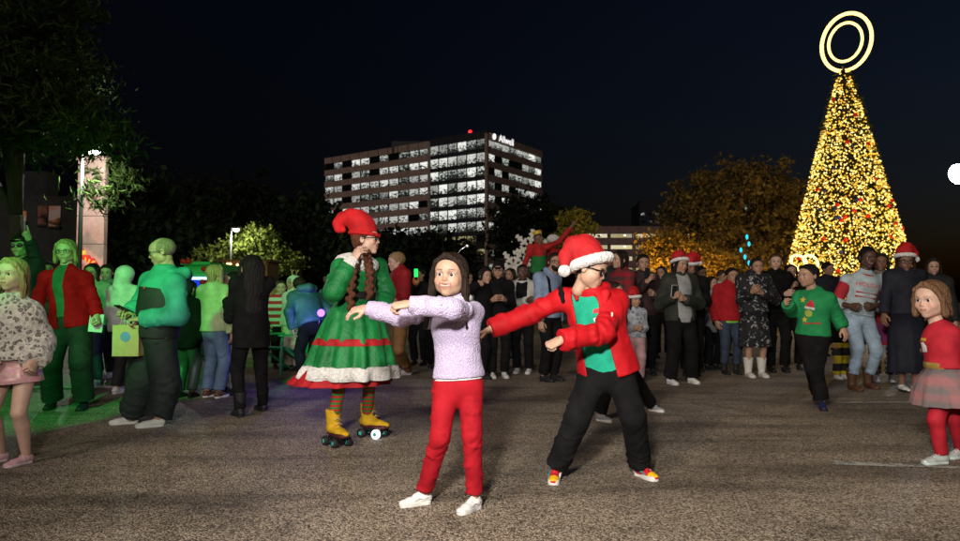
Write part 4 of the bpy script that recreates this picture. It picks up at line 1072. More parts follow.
# ------------------------------------------------------------------ trees
BARK = mat('bark', (0.07, 0.05, 0.038), 'bark', 0.95)
def crown_mesh(name, blobs, n, size, seed, aspect=0.6, cl=26, droop=0.0, core=0.35):
    """many leaf quads gathered in clumps that are spread through the crown's volume"""
    r = np.random.default_rng(seed); tot = sum(b[1][0] * b[1][1] * b[1][2] for b in blobs); C = []
    for c, rad in blobs:
        k = max(6, int(n / cl * rad[0] * rad[1] * rad[2] / tot)); d = r.normal(size=(k, 3)); d /= np.linalg.norm(d, axis=1)[:, None]
        C.append(np.array(c) + d * (core + (1 - core) * r.random((k, 1)) ** 0.5) * np.array(rad) * (1 + 0.14 * r.normal(size=(k, 1))))
    C = np.concatenate(C); m = len(C)
    off = r.normal(size=(m, cl, 3)) * (0.5 + r.random((m, 1, 1))) * size * np.array([2.0, 2.0, 1.3]); P = (C[:, None] + off).reshape(-1, 3); P[:, 2] -= droop * np.abs(off.reshape(-1, 3)[:, 0])
    k = len(P); a = r.normal(size=(k, 3)); a /= np.linalg.norm(a, axis=1)[:, None]; b = np.cross(a, r.normal(size=(k, 3))); b /= np.linalg.norm(b, axis=1)[:, None]
    s = size * (0.6 + 0.8 * r.random((k, 1))); a = a * s; b = b * s * aspect; nn = np.cross(a, b); nn /= np.linalg.norm(nn, axis=1)[:, None]
    V = np.stack([P - a, P - b * 0.9 + nn * s * 0.15, P + a, P + b * 0.9 + nn * s * 0.15], 1).reshape(-1, 3)
    return make_mesh(name, V, np.arange(4 * k).reshape(k, 4), False), C
def tree(label, px, D, blobs, n, size, leaf, seed, trunk=0.3, name='tree', group=None, aspect=0.6, loc=None, droop=0, lean=0.0):
    """blobs: (px, py, dd, rx_px, rz_px, ry_m)"""
    base = at(px, 302, D) if loc is None else loc; E = empty(name, (base[0], D, 0), label, 'tree', group); O = A(base[0], D, 0); B = []
    for bx, by, dd, rx, rz, ry in blobs:
        c = at(bx, by, D + dd) - O; k = (D + dd) / FPX; B.append((c, (rx * k, ry, rz * k)))
    me, C = crown_mesh('crown', B, n, size, seed, aspect, droop=droop); link('crown', me, leaf, E)['kind'] = 'stuff'
    r = random.Random(seed); zt = min(b[0][2] for b in B); fork = A(lean, 0, max(1.2, zt * 0.75)); mb = MB()
    mb.tube([(0, 0, -0.05), tuple(A(0.03, 0, 0.3)), tuple(fork * 0.6 + A(0.05, 0.03, 0)), tuple(fork)], [trunk * 1.5, trunk * 1.05, trunk * 0.85, trunk * 0.75], 9)
    mb.build('trunk', BARK, E, True)
    for k in range(min(9, 3 + 2 * len(B))):
        e = C[r.randrange(len(C))] * 0.9 + fork * 0.1; mid = (fork + e) / 2 + A(r.uniform(-.3, .3), r.uniform(-.3, .3), 0.15 * np.linalg.norm(e - fork))
        lb = MB(); lb.tube([tuple(fork * 0.98), tuple(mid), tuple(e)], [trunk * 0.55, trunk * 0.3, trunk * 0.06], 6); lb.build('limb', BARK, E, True)
    return E
dk = mat('leaf_dark', (0.012, 0.018, 0.008), 'leaf', 0.85, (0.022, 0.028, 0.011), spec=0.1); pine = mat('leaf_pine', (0.05, 0.085, 0.022), 'leaf', 0.85, (0.09, 0.13, 0.03), spec=0.1)
autumn = mat('leaf_autumn', (0.13, 0.085, 0.02), 'leaf', 0.75, (0.21, 0.15, 0.035)); gold = mat('leaf_gold', (0.36, 0.20, 0.02), 'leaf', 0.75, (0.48, 0.30, 0.05)); pale = mat('leaf_pale', (0.14, 0.18, 0.03), 'leaf', 0.75, (0.24, 0.26, 0.045))
tree('huge dark pine whose branches hang over the tall street lamp', 14, 20.5, [(20, 60, 0, 75, 55, 2.6), (50, 120, 0, 70, 32, 2.2), (-15, 125, -0.5, 60, 36, 2.2), (112, 178, 7.0, 24, 24, 1.0), (30, 0, 0, 60, 45, 2.2), (96, 196, 4.0, 9, 14, 0.5)], 15000, 0.16, pine, 1, 0.28, 'pine_tree', aspect=0.25, droop=0.25)
tree('dark broadleaf tree standing right of the pink pylon', 150, 34, [(135, 205, 0, 30, 34, 2.0), (160, 240, 0, 26, 26, 1.6), (118, 240, 0, 20, 24, 1.4)], 5000, 0.22, dk, 2, 0.25)
for i, (px, py, rx, rz, D, sd, lb) in enumerate(((196, 222, 26, 36, 62, 4, 'round dark tree behind the green booth'), (250, 212, 34, 40, 70, 5, 'tall dark tree behind the pale green tree'), (300, 228, 30, 34, 60, 6, 'dark tree behind the teal puffer jacket, left of the curled red hat'),
                                              (350, 246, 28, 28, 58, 7, 'dark tree before the foot of the office block, behind the red hat'), (394, 256, 32, 22, 56, 8, 'low dark tree before the office block, behind the blond dancer'), (438, 258, 30, 18, 54, 9, 'low dark bush-like tree behind the smiling girl'))):
    tree(lb, px, D, [(px, py, 0, rx, rz, 2.4), (px - rx * 0.6, py + 10, 0, rx * 0.7, rz * 0.7, 2.0), (px + rx * 0.6, py + 14, 0, rx * 0.7, rz * 0.65, 2.0)], 3600, 0.30, dk, sd, 0.25, group='dark trees in front of the office block')
tree('pale green tree lit by the street lamp behind the booths', 256, 53.5, [(256, 243, 0, 22, 17, 1.5), (232, 252, 0.5, 22, 11, 1.3), (278, 262, 0, 24, 14, 1.4), (196, 258, 0.5, 20, 9, 1.2)], 5200, 0.15, pale, 12, 0.18)
tree('dark tree with yellow tips behind the raised performer', 528, 46, [(528, 222, 0, 34, 27, 2.0), (508, 240, 0.5, 20, 20, 1.6), (556, 240, 0, 22, 20, 1.6)], 5200, 0.18, dk, 13, 0.2)
tree('slender young tree with yellow leaves behind the boy in the Santa hat', 576, 30, [(574, 225, 0, 15, 16, 0.7), (588, 232, 0, 8, 9, 0.4), (562, 238, 0, 10, 10, 0.5)], 1100, 0.10, mat('leaf_yellow', (0.22, 0.20, 0.03), 'leaf', 0.75, (0.40, 0.28, 0.03)), 14, 0.08)
AT = tree('large round autumn tree with orange leaves beside the lit Christmas tree', 742, 42, [(738, 205, 0, 62, 42, 3.2), (700, 228, -0.6, 42, 36, 2.4), (778, 226, 0, 36, 42, 2.4), (745, 250, -1.0, 62, 26, 2.6)], 17000, 0.15, autumn, 15, 0.3)
tree('golden leaved tree lit warm from below beside the garage', 676, 36, [(672, 256, 0, 26, 24, 1.3), (700, 262, 0, 26, 18, 1.3), (655, 248, 0, 14, 20, 0.8)], 6500, 0.115, gold, 16, 0.16)

def ground_spot(label, px, D, power, col, target, ang=80):
    q = at(px, 302, D); E = empty('ground_spotlight', (q[0], D, 0), label, 'spotlight'); b = MB(); b.lathe([(0.10, 0.0), (0.12, 0.12), (0.14, 0.2)], (0, 0, 0.06), 12); b.build('housing', STEEL, E, True)
    b = MB(); b.box((-0.1, -0.1, 0), (0.1, 0.1, 0.07)); b.build('base', STEEL, E); b = MB(); b.ball((0, 0, 0.255), (0.12, 0.12, 0.02), 10, 6); b.build('lamp_glass', glow('spot_glow_' + str(int(power)), col, 6, False), E)
    light('ground_spot', 'SPOT', (q[0], D, 0.45), power, col, 0.08, target=target, angle=ang)
t1 = at(690, 225, 39)
ground_spot('small spotlight in the grass aimed up into the golden tree', 655, 33, 1300, (1.0, 0.62, 0.14), tuple(t1), 75)
ground_spot('small spotlight in the grass aimed up into the orange tree crown', 722, 38.0, 520, (1.0, 0.60, 0.18), tuple(at(735, 220, 42)), 80)
ground_spot('small spotlight aimed up at the yellow tipped tree', 588, 26, 120, (1.0, 0.75, 0.15), tuple(at(572, 228, 30)), 50)
# turquoise light drops that hang in the autumn tree
tq = glow('turquoise_light', (0.03, 0.55, 0.75), 1.6, False)
for k, (x, y, dl) in enumerate(((747, 237, 'uppermost turquoise light drop hanging before the orange tree'), (749, 244, 'turquoise light drop just under the uppermost one by the orange tree'), (745, 257, 'turquoise light drop above the head of the woman in twig pattern'), (749, 263, 'lowest turquoise light drop hanging by the orange tree'), (741, 250, 'lone turquoise light drop off to the garage side of its string'))):
    q = at(x, y, 34); b = MB(); b.lathe([(0.02, 0.13), (0.07, 0.04), (0.06, -0.06), (0.01, -0.13)], (0, 0, 0), 8)
    o = b.build('light_drop', tq, None, True, Vector(q)); tag(o, dl, 'ornament', 'turquoise light drops')

# ------------------------------------------------------------------ Christmas tree of lights
def christmas_tree():
    D = 35.0; base = at(849, 302, D); tip = at(845, 68, D); O = A(base[0], D, 0); H = tip[2]; R0 = 2.95
    E = empty('christmas_tree', O, 'tall cone Christmas tree covered with golden lights', 'tree'); r = np.random.default_rng(21); z0 = 0.7
    rad = lambda z: R0 * np.clip(1 - (z - z0) / (H - z0), 0, 1) ** 0.92 + 0.10
    b = MB(); b.tube([(0, 0, 0), (0, 0, H * 0.5), (0, 0, H)], [0.35, 0.22, 0.06], 10); b.build('trunk', BARK, E, True)
    n = 9000; z = z0 + (H - z0) * (1 - np.sqrt(r.random(n))); a = r.random(n) * 2 * math.pi; rr = rad(z) * (0.78 + 0.2 * r.random(n))
    P = np.stack([rr * np.cos(a), rr * np.sin(a), z], 1); out = np.stack([np.cos(a), np.sin(a), -0.25 + 0 * a], 1); tn = np.stack([-np.sin(a), np.cos(a), 0.6 * r.normal(size=n)], 1)
    L = 0.34; V = np.stack([P - out * L * 0.4 - tn * 0.05, P + out * L - tn * 0.025, P + out * L + tn * 0.025, P - out * L * 0.4 + tn * 0.05], 1).reshape(-1, 3)
    o = link('foliage', make_mesh('foliage', V, np.arange(4 * n).reshape(n, 4), False), mat('leaf_fir', (0.05, 0.075, 0.02), 'leaf', 0.8, (0.09, 0.11, 0.03)), E); o['kind'] = 'stuff'
    # bulbs: an octahedron each
    n = 10500; z = z0 + (H - z0) * (1 - np.sqrt(r.random(n))); a = r.random(n) * 2 * math.pi; rr = rad(z) * (0.92 + 0.16 * r.random(n)) + 0.05
    P = np.stack([rr * np.cos(a), rr * np.sin(a), z], 1)
    oc = np.array([(1,0,0),(-1,0,0),(0,1,0),(0,-1,0),(0,0,1),(0,0,-1)], float); of = np.array([(0,2,4),(2,1,4),(1,3,4),(3,0,4),(2,0,5),(1,2,5),(3,1,5),(0,3,5)])
    gl = [glow('bulb_gold', (1.0, 0.60, 0.08), 1.8), glow('bulb_warm', (1.0, 0.72, 0.22), 2.6), glow('bulb_amber', (1.0, 0.50, 0.04), 1.3)]
    near = np.argsort(P[:, 1] + 0 * P[:, 2]); big = [i for i in near if P[i, 1] < 0][:290]
    bm = make_mesh('bulb', oc * 0.052, of, False); bm.materials.append(gl[1])
    bigset = set(big)
    for i in big:
        o = bpy.data.objects.new('bulb', bm); COL.objects.link(o); o.parent = E; o.location = P[i]
    rest = np.array([i for i in range(n) if i not in bigset])
    for g_, mname in zip(range(3), ('gold', 'warm', 'amber')):
        idx = rest[g_::3]; s = 0.046 * (0.7 + 0.6 * r.random((len(idx), 1, 1))); V = (P[idx][:, None] + oc[None] * s).reshape(-1, 3); F = (of[None] + 6 * np.arange(len(idx))[:, None, None]).reshape(-1, 3)
        o = link('string_lights', make_mesh('string_lights', V, F, False), gl[g_], E); o['kind'] = 'stuff'
    rb = mat('tree_bauble_red', (0.6, 0.015, 0.012), 'plain', 0.2, emit=((1, 0.03, 0.01), 0.2)); bb = mat('tree_bauble_blue', (0.03, 0.05, 0.22), 'plain', 0.2)
    me1 = MB().ball((0, 0, 0), 0.105, 8, 6).mesh('bauble', True); me1.materials.append(rb)
    for k in range(64):
        zz = z0 + (H - z0) * (1 - math.sqrt(r.random())); aa = math.pi + r.random() * math.pi; q = rad(zz) * 1.06 + 0.06
        o = bpy.data.objects.new('bauble', me1); COL.objects.link(o); o.parent = E; o.location = (q * math.cos(aa), q * math.sin(aa), zz)
        if k % 3 == 0: o.material_slots[0].link = 'OBJECT'; o.material_slots[0].material = bb
    # two glowing rings on top
    dv = unit(A(base[0], D, 0)); rv = A(dv[1], -dv[0], 0); ca, sa = math.cos(math.radians(58)), math.sin(math.radians(58)); mj = rv * ca + A(0, 0, sa); mi = rv * sa - A(0, 0, ca); ph = math.radians(44); e2 = mi * math.cos(ph) + dv * math.sin(ph)
    for nm, cx, cy, rp, tb in (('outer_ring', 846.8, 42.5, 28.0, 0.085), ('inner_ring', 845.5, 42.3, 18.8, 0.065)):
        c = at(cx, cy, D) - O; R = rp * D / FPX; b = MB(); b.tube([c + R * (mj * math.cos(t) + e2 * math.sin(t)) for t in np.arange(64) * 2 * math.pi / 64], tb, 8, closed=True); b.build(nm, glow('ring_glow', (1.0, 0.64, 0.18), 3.6), E, True)
    b = MB(); b.tube([A(0, 0, H - 0.4) + (tip - O) * A(1, 0, 0), at(843, 66, D) - O], 0.05, 6); b.build('ring_stem', STEEL, E)
    light('tree_glow', 'POINT', (base[0] - 1.5, D - 5.0, 4.2), 500, (1.0, 0.62, 0.2), 1.2)
    # lit gift with a bow of lights at the foot
    G = empty('lit_gift', at(802, 302, 31) * A(1, 1, 0), 'golden gift shape of lights with a looped bow beside the lit tree', 'decoration'); O2 = np.array(G.location); gg = glow('bow_glow', (1.0, 0.66, 0.2), 4.0)
    for cx, w in ((799, 8), (811, 7)):
        b = MB(); b.tube([at(cx + w * math.cos(t), 262 + 6.5 * math.sin(t) + 2 * math.cos(t), 31) - O2 for t in np.arange(20) * 2 * math.pi / 20], 0.055, 6, closed=True); b.build('bow_loop', gg, G, True)
    for x in (789, 803, 817):
        b = MB(); b.tube([at(x, 270, 31) - O2, at(x, 322, 31) - O2], 0.05, 6); b.build('edge', gg, G)
    b = MB(); b.tube([at(789, 270, 31) - O2, at(817, 270, 31) - O2], 0.06, 6); b.tube([at(789, 274, 31) - O2, at(817, 274, 31) - O2], 0.05, 6); b.build('rim', gg, G)
    b = MB(); q0 = at(790, 271, 31.1) - O2; q1 = at(816, 318, 31.1) - O2; b.box((q0[0], 0.1, 0.0), (q1[0], 1.2, q0[2])); b.build('box', mat('gift_gold', (0.3, 0.2, 0.04), 'plain', 0.4), G)
christmas_tree()

# ------------------------------------------------------------------ booths and decorations on the left
def booth():
    D = 13.0; q = at(197, 302, D); E = empty('booth', (q[0], D, 0), 'small booth with green fascia and glowing blue counter panel', 'booth'); O = A(q[0], D, 0)
    gr = mat('booth_green', (0.03, 0.35, 0.09), 'plain', 0.5); 
    def slab(name, x0, x1, y0, y1, d0, d1, m):
        a, c = at(x0, y0, D) - O, at(x1, y1, D) - O; b = MB(); b.box((a[0], d0, c[2]), (c[0], d1, a[2])); return b.build(name, m, E)
    slab('fascia', 184, 211, 265, 276, 0, 1.4, gr); slab('light_strip', 186, 210, 277, 279.5, -0.04, 0.1, glow('strip_white', (0.5, 0.85, 1.0), 2.2)); slab('counter_panel', 187, 209, 280, 292, 0.02, 0.2, glow('panel_blue', (0.01, 0.06, 0.85), 0.9))
    slab('counter_strip', 187, 209, 292.5, 294.5, -0.03, 0.15, glow('strip_blue', (0.1, 0.5, 1.0), 1.4)); slab('counter', 186, 210, 295, 301, -0.05, 1.0, gr); slab('body', 188, 208, 301, 356, 0.1, 0.9, BLACKISH); slab('roof', 183, 212, 262, 265, -0.1, 1.5, gr)
    for x in (184.5, 210): slab('post', x - 0.8, x + 0.8, 276, 357, 0.5, 0.6, STEEL)
    rd = mat('bow_red', (0.5, 0.01, 0.012), 'plain', 0.5)
    for x, y in ((206.5, 270), (186, 262.5), (205, 283)):
        c = at(x, y, D - 0.12) - O; b = MB(); b.ball(c + A(-0.05, 0, 0.02), (0.06, 0.04, 0.05), 8, 6); b.ball(c + A(0.05, 0, 0.02), (0.06, 0.04, 0.05), 8, 6); b.ball(c, (0.025, 0.045, 0.03), 6, 5); b.build('bow', rd, E, True)
BLACKISH = mat('dark_panel', (0.02, 0.02, 0.022), 'plain', 0.5)
booth()
def kiosk():
    D = 18.0; q = at(246, 302, D); E = empty('kiosk', (q[0], D, 0), 'market hut with warm string lights behind the long haired figure in black', 'kiosk'); O = A(q[0], D, 0); wd_ = mat('hut_wood', (0.12, 0.06, 0.03), 'bark', 0.8); wl = glow('hut_bulb', (1.0, 0.62, 0.25), 4.0)
    a, c = at(224, 262, D) - O, at(266, 372, D) - O
    b = MB(); b.box((a[0], 0.9, 0), (c[0], 1.0, a[2])); b.build('back_wall', wd_, E)
    for x in (a[0], c[0] - 0.08): b = MB(); b.box((x, 0.0, 0), (x + 0.08, 0.9, a[2])); b.build('side_wall', wd_, E)
    n = 9
    for k in range(n):
        x = a[0] - 0.15 + (c[0] - a[0] + 0.3) * k / n; b = MB(); b.box((x + 0.004, -0.25, a[2] + 0.005), (x + (c[0] - a[0] + 0.3) / n - 0.004, 1.1, a[2] + 0.06)); b.build('roof_board', wd_, E)
    b = MB(); b.box((a[0], -0.1, 0.85), (c[0], 0.12, 0.93)); b.box((a[0], 0.0, 0), (c[0], 0.06, 0.85)); b.build('counter', wd_, E)
    r = random.Random(4)
    for k in range(26):
        x = a[0] + (c[0] - a[0]) * r.random(); zz = a[2] - r.uniform(0.02, 0.45); b = MB(); b.ball((x, -0.28, zz), 0.035, 6, 5); b.build('bulb', wl, E, True)
    light('hut_light', 'POINT', (q[0], D + 0.4, a[2] - 0.3), 14, (1.0, 0.65, 0.3), 0.2)
kiosk()
def flake(cx, cy, D, rp, tilt, label):
    q = at(cx, cy, D); E = empty('snowflake', (q[0], D, 0), label, 'decoration', 'white snowflakes'); R = rp * D / FPX; wm = mat('flake_white', (0.68, 0.66, 0.58), 'plain', 0.5, emit=((1.0, 0.93, 0.75), 0.05)); c = A(0, 0, q[2])
    for k in range(6):
        t = tilt + k * math.pi / 3; d = A(math.cos(t), 0, math.sin(t)); n = A(-d[2], 0, d[0]); b = MB(); w = 0.045
        b.tube([c, c + d * R], w * 0.8, 6)
        for f in (0.4, 0.7, 0.95):
            for s in (-1, 1): b.tube([c + d * R * f, c + d * R * (f + 0.16) + n * s * R * 0.30 * (1.25 - f)], w * 0.7, 6)
        b.build('arm', wm, E, True)
    b = MB(); b.tube([A(0, 0.06, 0), c + A(0, 0.06, 0)], 0.03, 6); b.build('stake', STEEL, E)
flake(514, 266, 15.0, 15, 0.1, 'low white snowflake decoration left of the raised performer'); flake(530, 247, 15.6, 16, 0.35, 'high white snowflake decoration left of the raised performer'); flake(553, 264, 16.0, 12, 0.2, 'small white snowflake decoration under the raised red sleeve')
def chair():
    D = 10.2; q = at(285, 302, D); E = empty('folding_chair', (q[0], D, 0), 'slatted lawn chair tinted mint with green light near the teal puffer jacket', 'chair', rz=math.radians(-35)); m = mat('chair_green_lit', (0.06, 0.42, 0.24), 'plain', 0.5)  # green of the party light is put into the chair's base colour
    for s in (-1, 1):
        b = MB(); b.tube([(s * 0.27, -0.28, 0), (s * 0.27, -0.26, 0.55)], 0.022, 6); b.build('leg', m, E); b = MB(); b.tube([(s * 0.27, 0.38, 0), (s * 0.27, -0.22, 0.38)], 0.022, 6); b.build('leg', m, E)
        b = MB(); b.box((s * 0.30 - 0.05, -0.32, 0.55), (s * 0.30 + 0.05, 0.30, 0.575)); b.build('armrest', m, E)
    for k in range(6): b = MB(); y = -0.24 + k * 0.085; z = 0.38 - k * 0.02; b.box((-0.26, y, z), (0.26, y + 0.06, z + 0.02)); b.build('slat', m, E)
    for k in range(5): b = MB(); x = -0.25 + k * 0.105; b.box((x, 0, 0), (x + 0.08, 0.02, 0.68 + 0.04 * (2 - abs(k - 2))), rotx(math.radians(-22)), (0, 0.24, 0.28)); b.build('slat', m, E)
    R = random.Random(1); b = MB(); b.box((-0.27, 0.27, 0.5), (0.27, 0.30, 0.56)); b.build('rail', m, E)
chair()
# cable cover on the tarmac
c0, c1 = ground(30, 389), ground(172, 391)
b = MB(); b.tube([c0 + A(0, 0, 0.02), (c0 + c1) / 2 + A(0, 0.12, 0.02), c1 + A(0, 0, 0.02)], 0.02, 6); tag(b.build('power_cable', mat('cable_grey', (0.25, 0.25, 0.25), 'plain', 0.4), None, True), 'grey power cable lying on the tarmac behind the red blazer', 'cable')

# ------------------------------------------------------------------ the people in front
BLACK = mat('black_cloth', (0.0045, 0.0045, 0.005), 'cloth', 0.9, spec=0.15)
WHITE_RUBBER = mat('white_rubber', (0.62, 0.61, 0.58), 'plain', 0.55)
WHITE_LEATHER = mat('white_leather', (0.66, 0.65, 0.63), 'plain', 0.45)
BLACK_RUBBER = mat('black_rubber', (0.015, 0.015, 0.016), 'plain', 0.6)
BLACK_PLASTIC = mat('black_plastic', (0.01, 0.01, 0.011), 'plain', 0.25)
LACE_WHITE = mat('white_lace', (0.7, 0.69, 0.67), 'plain', 0.8)

def girl_in_lavender():
    p = Person('smiling girl in lavender crochet sweater and red trousers swinging both arms sideways', (450, 511), 1.25, yaw=-22, child=0.75, res='hero', tone='light', smile=1.1,
               J=dict(ftL=(475, 509), ftR=(424, 504), pelvis=(459, 378, 0.0), neck=(455, 299, 0.0), shL=(474, 312, 0.02), shR=(432, 309, 0.06),
                      hipL=(470, 382, 0.02), hipR=(446, 384, 0.0), knL=(472, 434, -0.05), knR=(440, 438, -0.05),
                      wrL=(409, 304, -0.30), elL=(452, 309, -0.26), wrR=(367, 308, 0.02), elR=(402, 317, 0.0), head=(450, 276, -0.03)),
               head=(8, -2, 2), toe=(-38, -66), brow='dark', hh=0.214, girth=0.88)
    p.body(hands=('grip', 'relax'), palm=(A(0, 0.5, -1), A(0.2, 0.5, -1)), hdir=(A(-1, 0, -0.12), A(-1, -0.1, -0.15)), hscale=1.0)
    lav = mat('lavender_crochet', (0.48, 0.40, 0.58), 'knit', 0.9, bump=0.28)
    p.top(lav, 'sweater', add=0.017, hem=-0.012, sl=0.010, puff=0.009, wr=0.009, flare=0.0)
    up = p.frame('chest')[2]
    wh = mat('white_cotton', (0.66, 0.64, 0.62), 'cloth', 0.85)
    # white shirt hem under the sweater and scalloped collar on top of it
    c = p.J['pelvis'] + up * 0.012 * p.h
    p.loft('shirt_hem', [(c + up * 0.03, 0.116, 0.084), (c, 0.119, 0.087), (c - up * 0.018, 0.121, 0.089)], wh, 64, 11, 0.02)
    f = Field(); j = p.J; lat, fr, up = p.frame('chest'); n = 11
    for k in range(n):
        t = math.pi * (0.08 + 0.84 * k / (n - 1)) + math.pi * 0
        q = j['neck'] + lat * math.cos(t) * 0.075 + fr * (math.sin(t) * 0.078 + 0.004) - up * (-0.006 + 0.016 * math.sin(t))
        f.ell(q, (0.023, 0.023, 0.018), 0.012)
    V, Q = f.mesh(0.005); p.add('collar', V, Q, wh)
    red = mat('red_leggings', (0.36, 0.006, 0.014), 'cloth', 0.75, bump=0.6, spec=0.15)
    p.pants(red, 'trousers', add=0.008, length=0.92, wr=0.007, knee=0.002, flare=0.004)
    p.shoes(WHITE_LEATHER, WHITE_RUBBER, 'sneaker', 0.142, LACE_WHITE)
    for o, org, R, L in p.items['shoes']:
        for sd in (-1, 1):
            b = MB(); b.tube([org + R @ (A(sd * x, y, z) * L) for x, y, z in ((0.150, -0.24, 0.14), (0.150, -0.12, 0.20), (0.148, 0.0, 0.17), (0.146, 0.14, 0.20))], 0.010 * L, 5)
            ob = b.build('side_stripe', mat('grey_trim', (0.25, 0.25, 0.26), 'plain', 0.6), o, True); ob.data.transform(Matrix.Translation(Vector(-p.root)))
    p.hair('dark', 'long', 1.5)
    # hair clip wires that stick up on the crown and a pearl
    b = MB(); b.tube([p.hl(A(0.12, 0.1, 0.5)), p.hl(A(0.2, 0.08, 0.62)), p.hl(A(0.33, 0.05, 0.70))], 0.0025, 5); b.ball(p.hl(A(0.37, 0.04, 0.71)), 0.009, 8, 6)
    ob = b.build('hair_clip', mat('silver', (0.6, 0.6, 0.58), 'plain', 0.25, metal=0.8), p.E, True); ob.data.transform(Matrix.Translation(Vector(-p.root)))
    strands(p, 'dark', 700, 1.15)
    return p

def strands(p, col, n, L):
    """loose hairs that break up the outline of the hair"""
    b = MB(); r = np.random.default_rng(3)
    for k in range(n):
        a = r.uniform(-2.3, 2.3); z0 = r.uniform(0.1, 0.5); s, c = math.sin(a), math.cos(a)
        q = math.sqrt(max(0, 1 - ((z0 - 0.165) / 0.40) ** 2))
        p0 = A(0.40 * s * q, 0.075 + 0.46 * c * q, z0); p1 = A(0.415 * s, 0.075 + 0.44 * c, -0.1 + r.normal(0, 0.06)); p2 = A(0.41 * s + r.normal(0, 0.03), 0.10 + 0.36 * c + r.normal(0, 0.03), -0.3 - L * r.uniform(0.25, 0.62))
        if c < -0.45: continue
        b.tube([p.hl(p0), p.hl(p0 * 0.5 + p1 * 0.5 + A(0.012 * s, 0.012 * c, 0)), p.hl(p1), p.hl(p1 * 0.5 + p2 * 0.5), p.hl(p2)], [0.0014, 0.0014, 0.0014, 0.0013, 0.0008], 3, cap=False)
    o = b.build('loose_hair', mat('hair_' + col, HAIRC[col], 'hair'), p.items['hair'], True); o.data.transform(Matrix.Translation(Vector(-p.root))); o['kind'] = 'stuff'

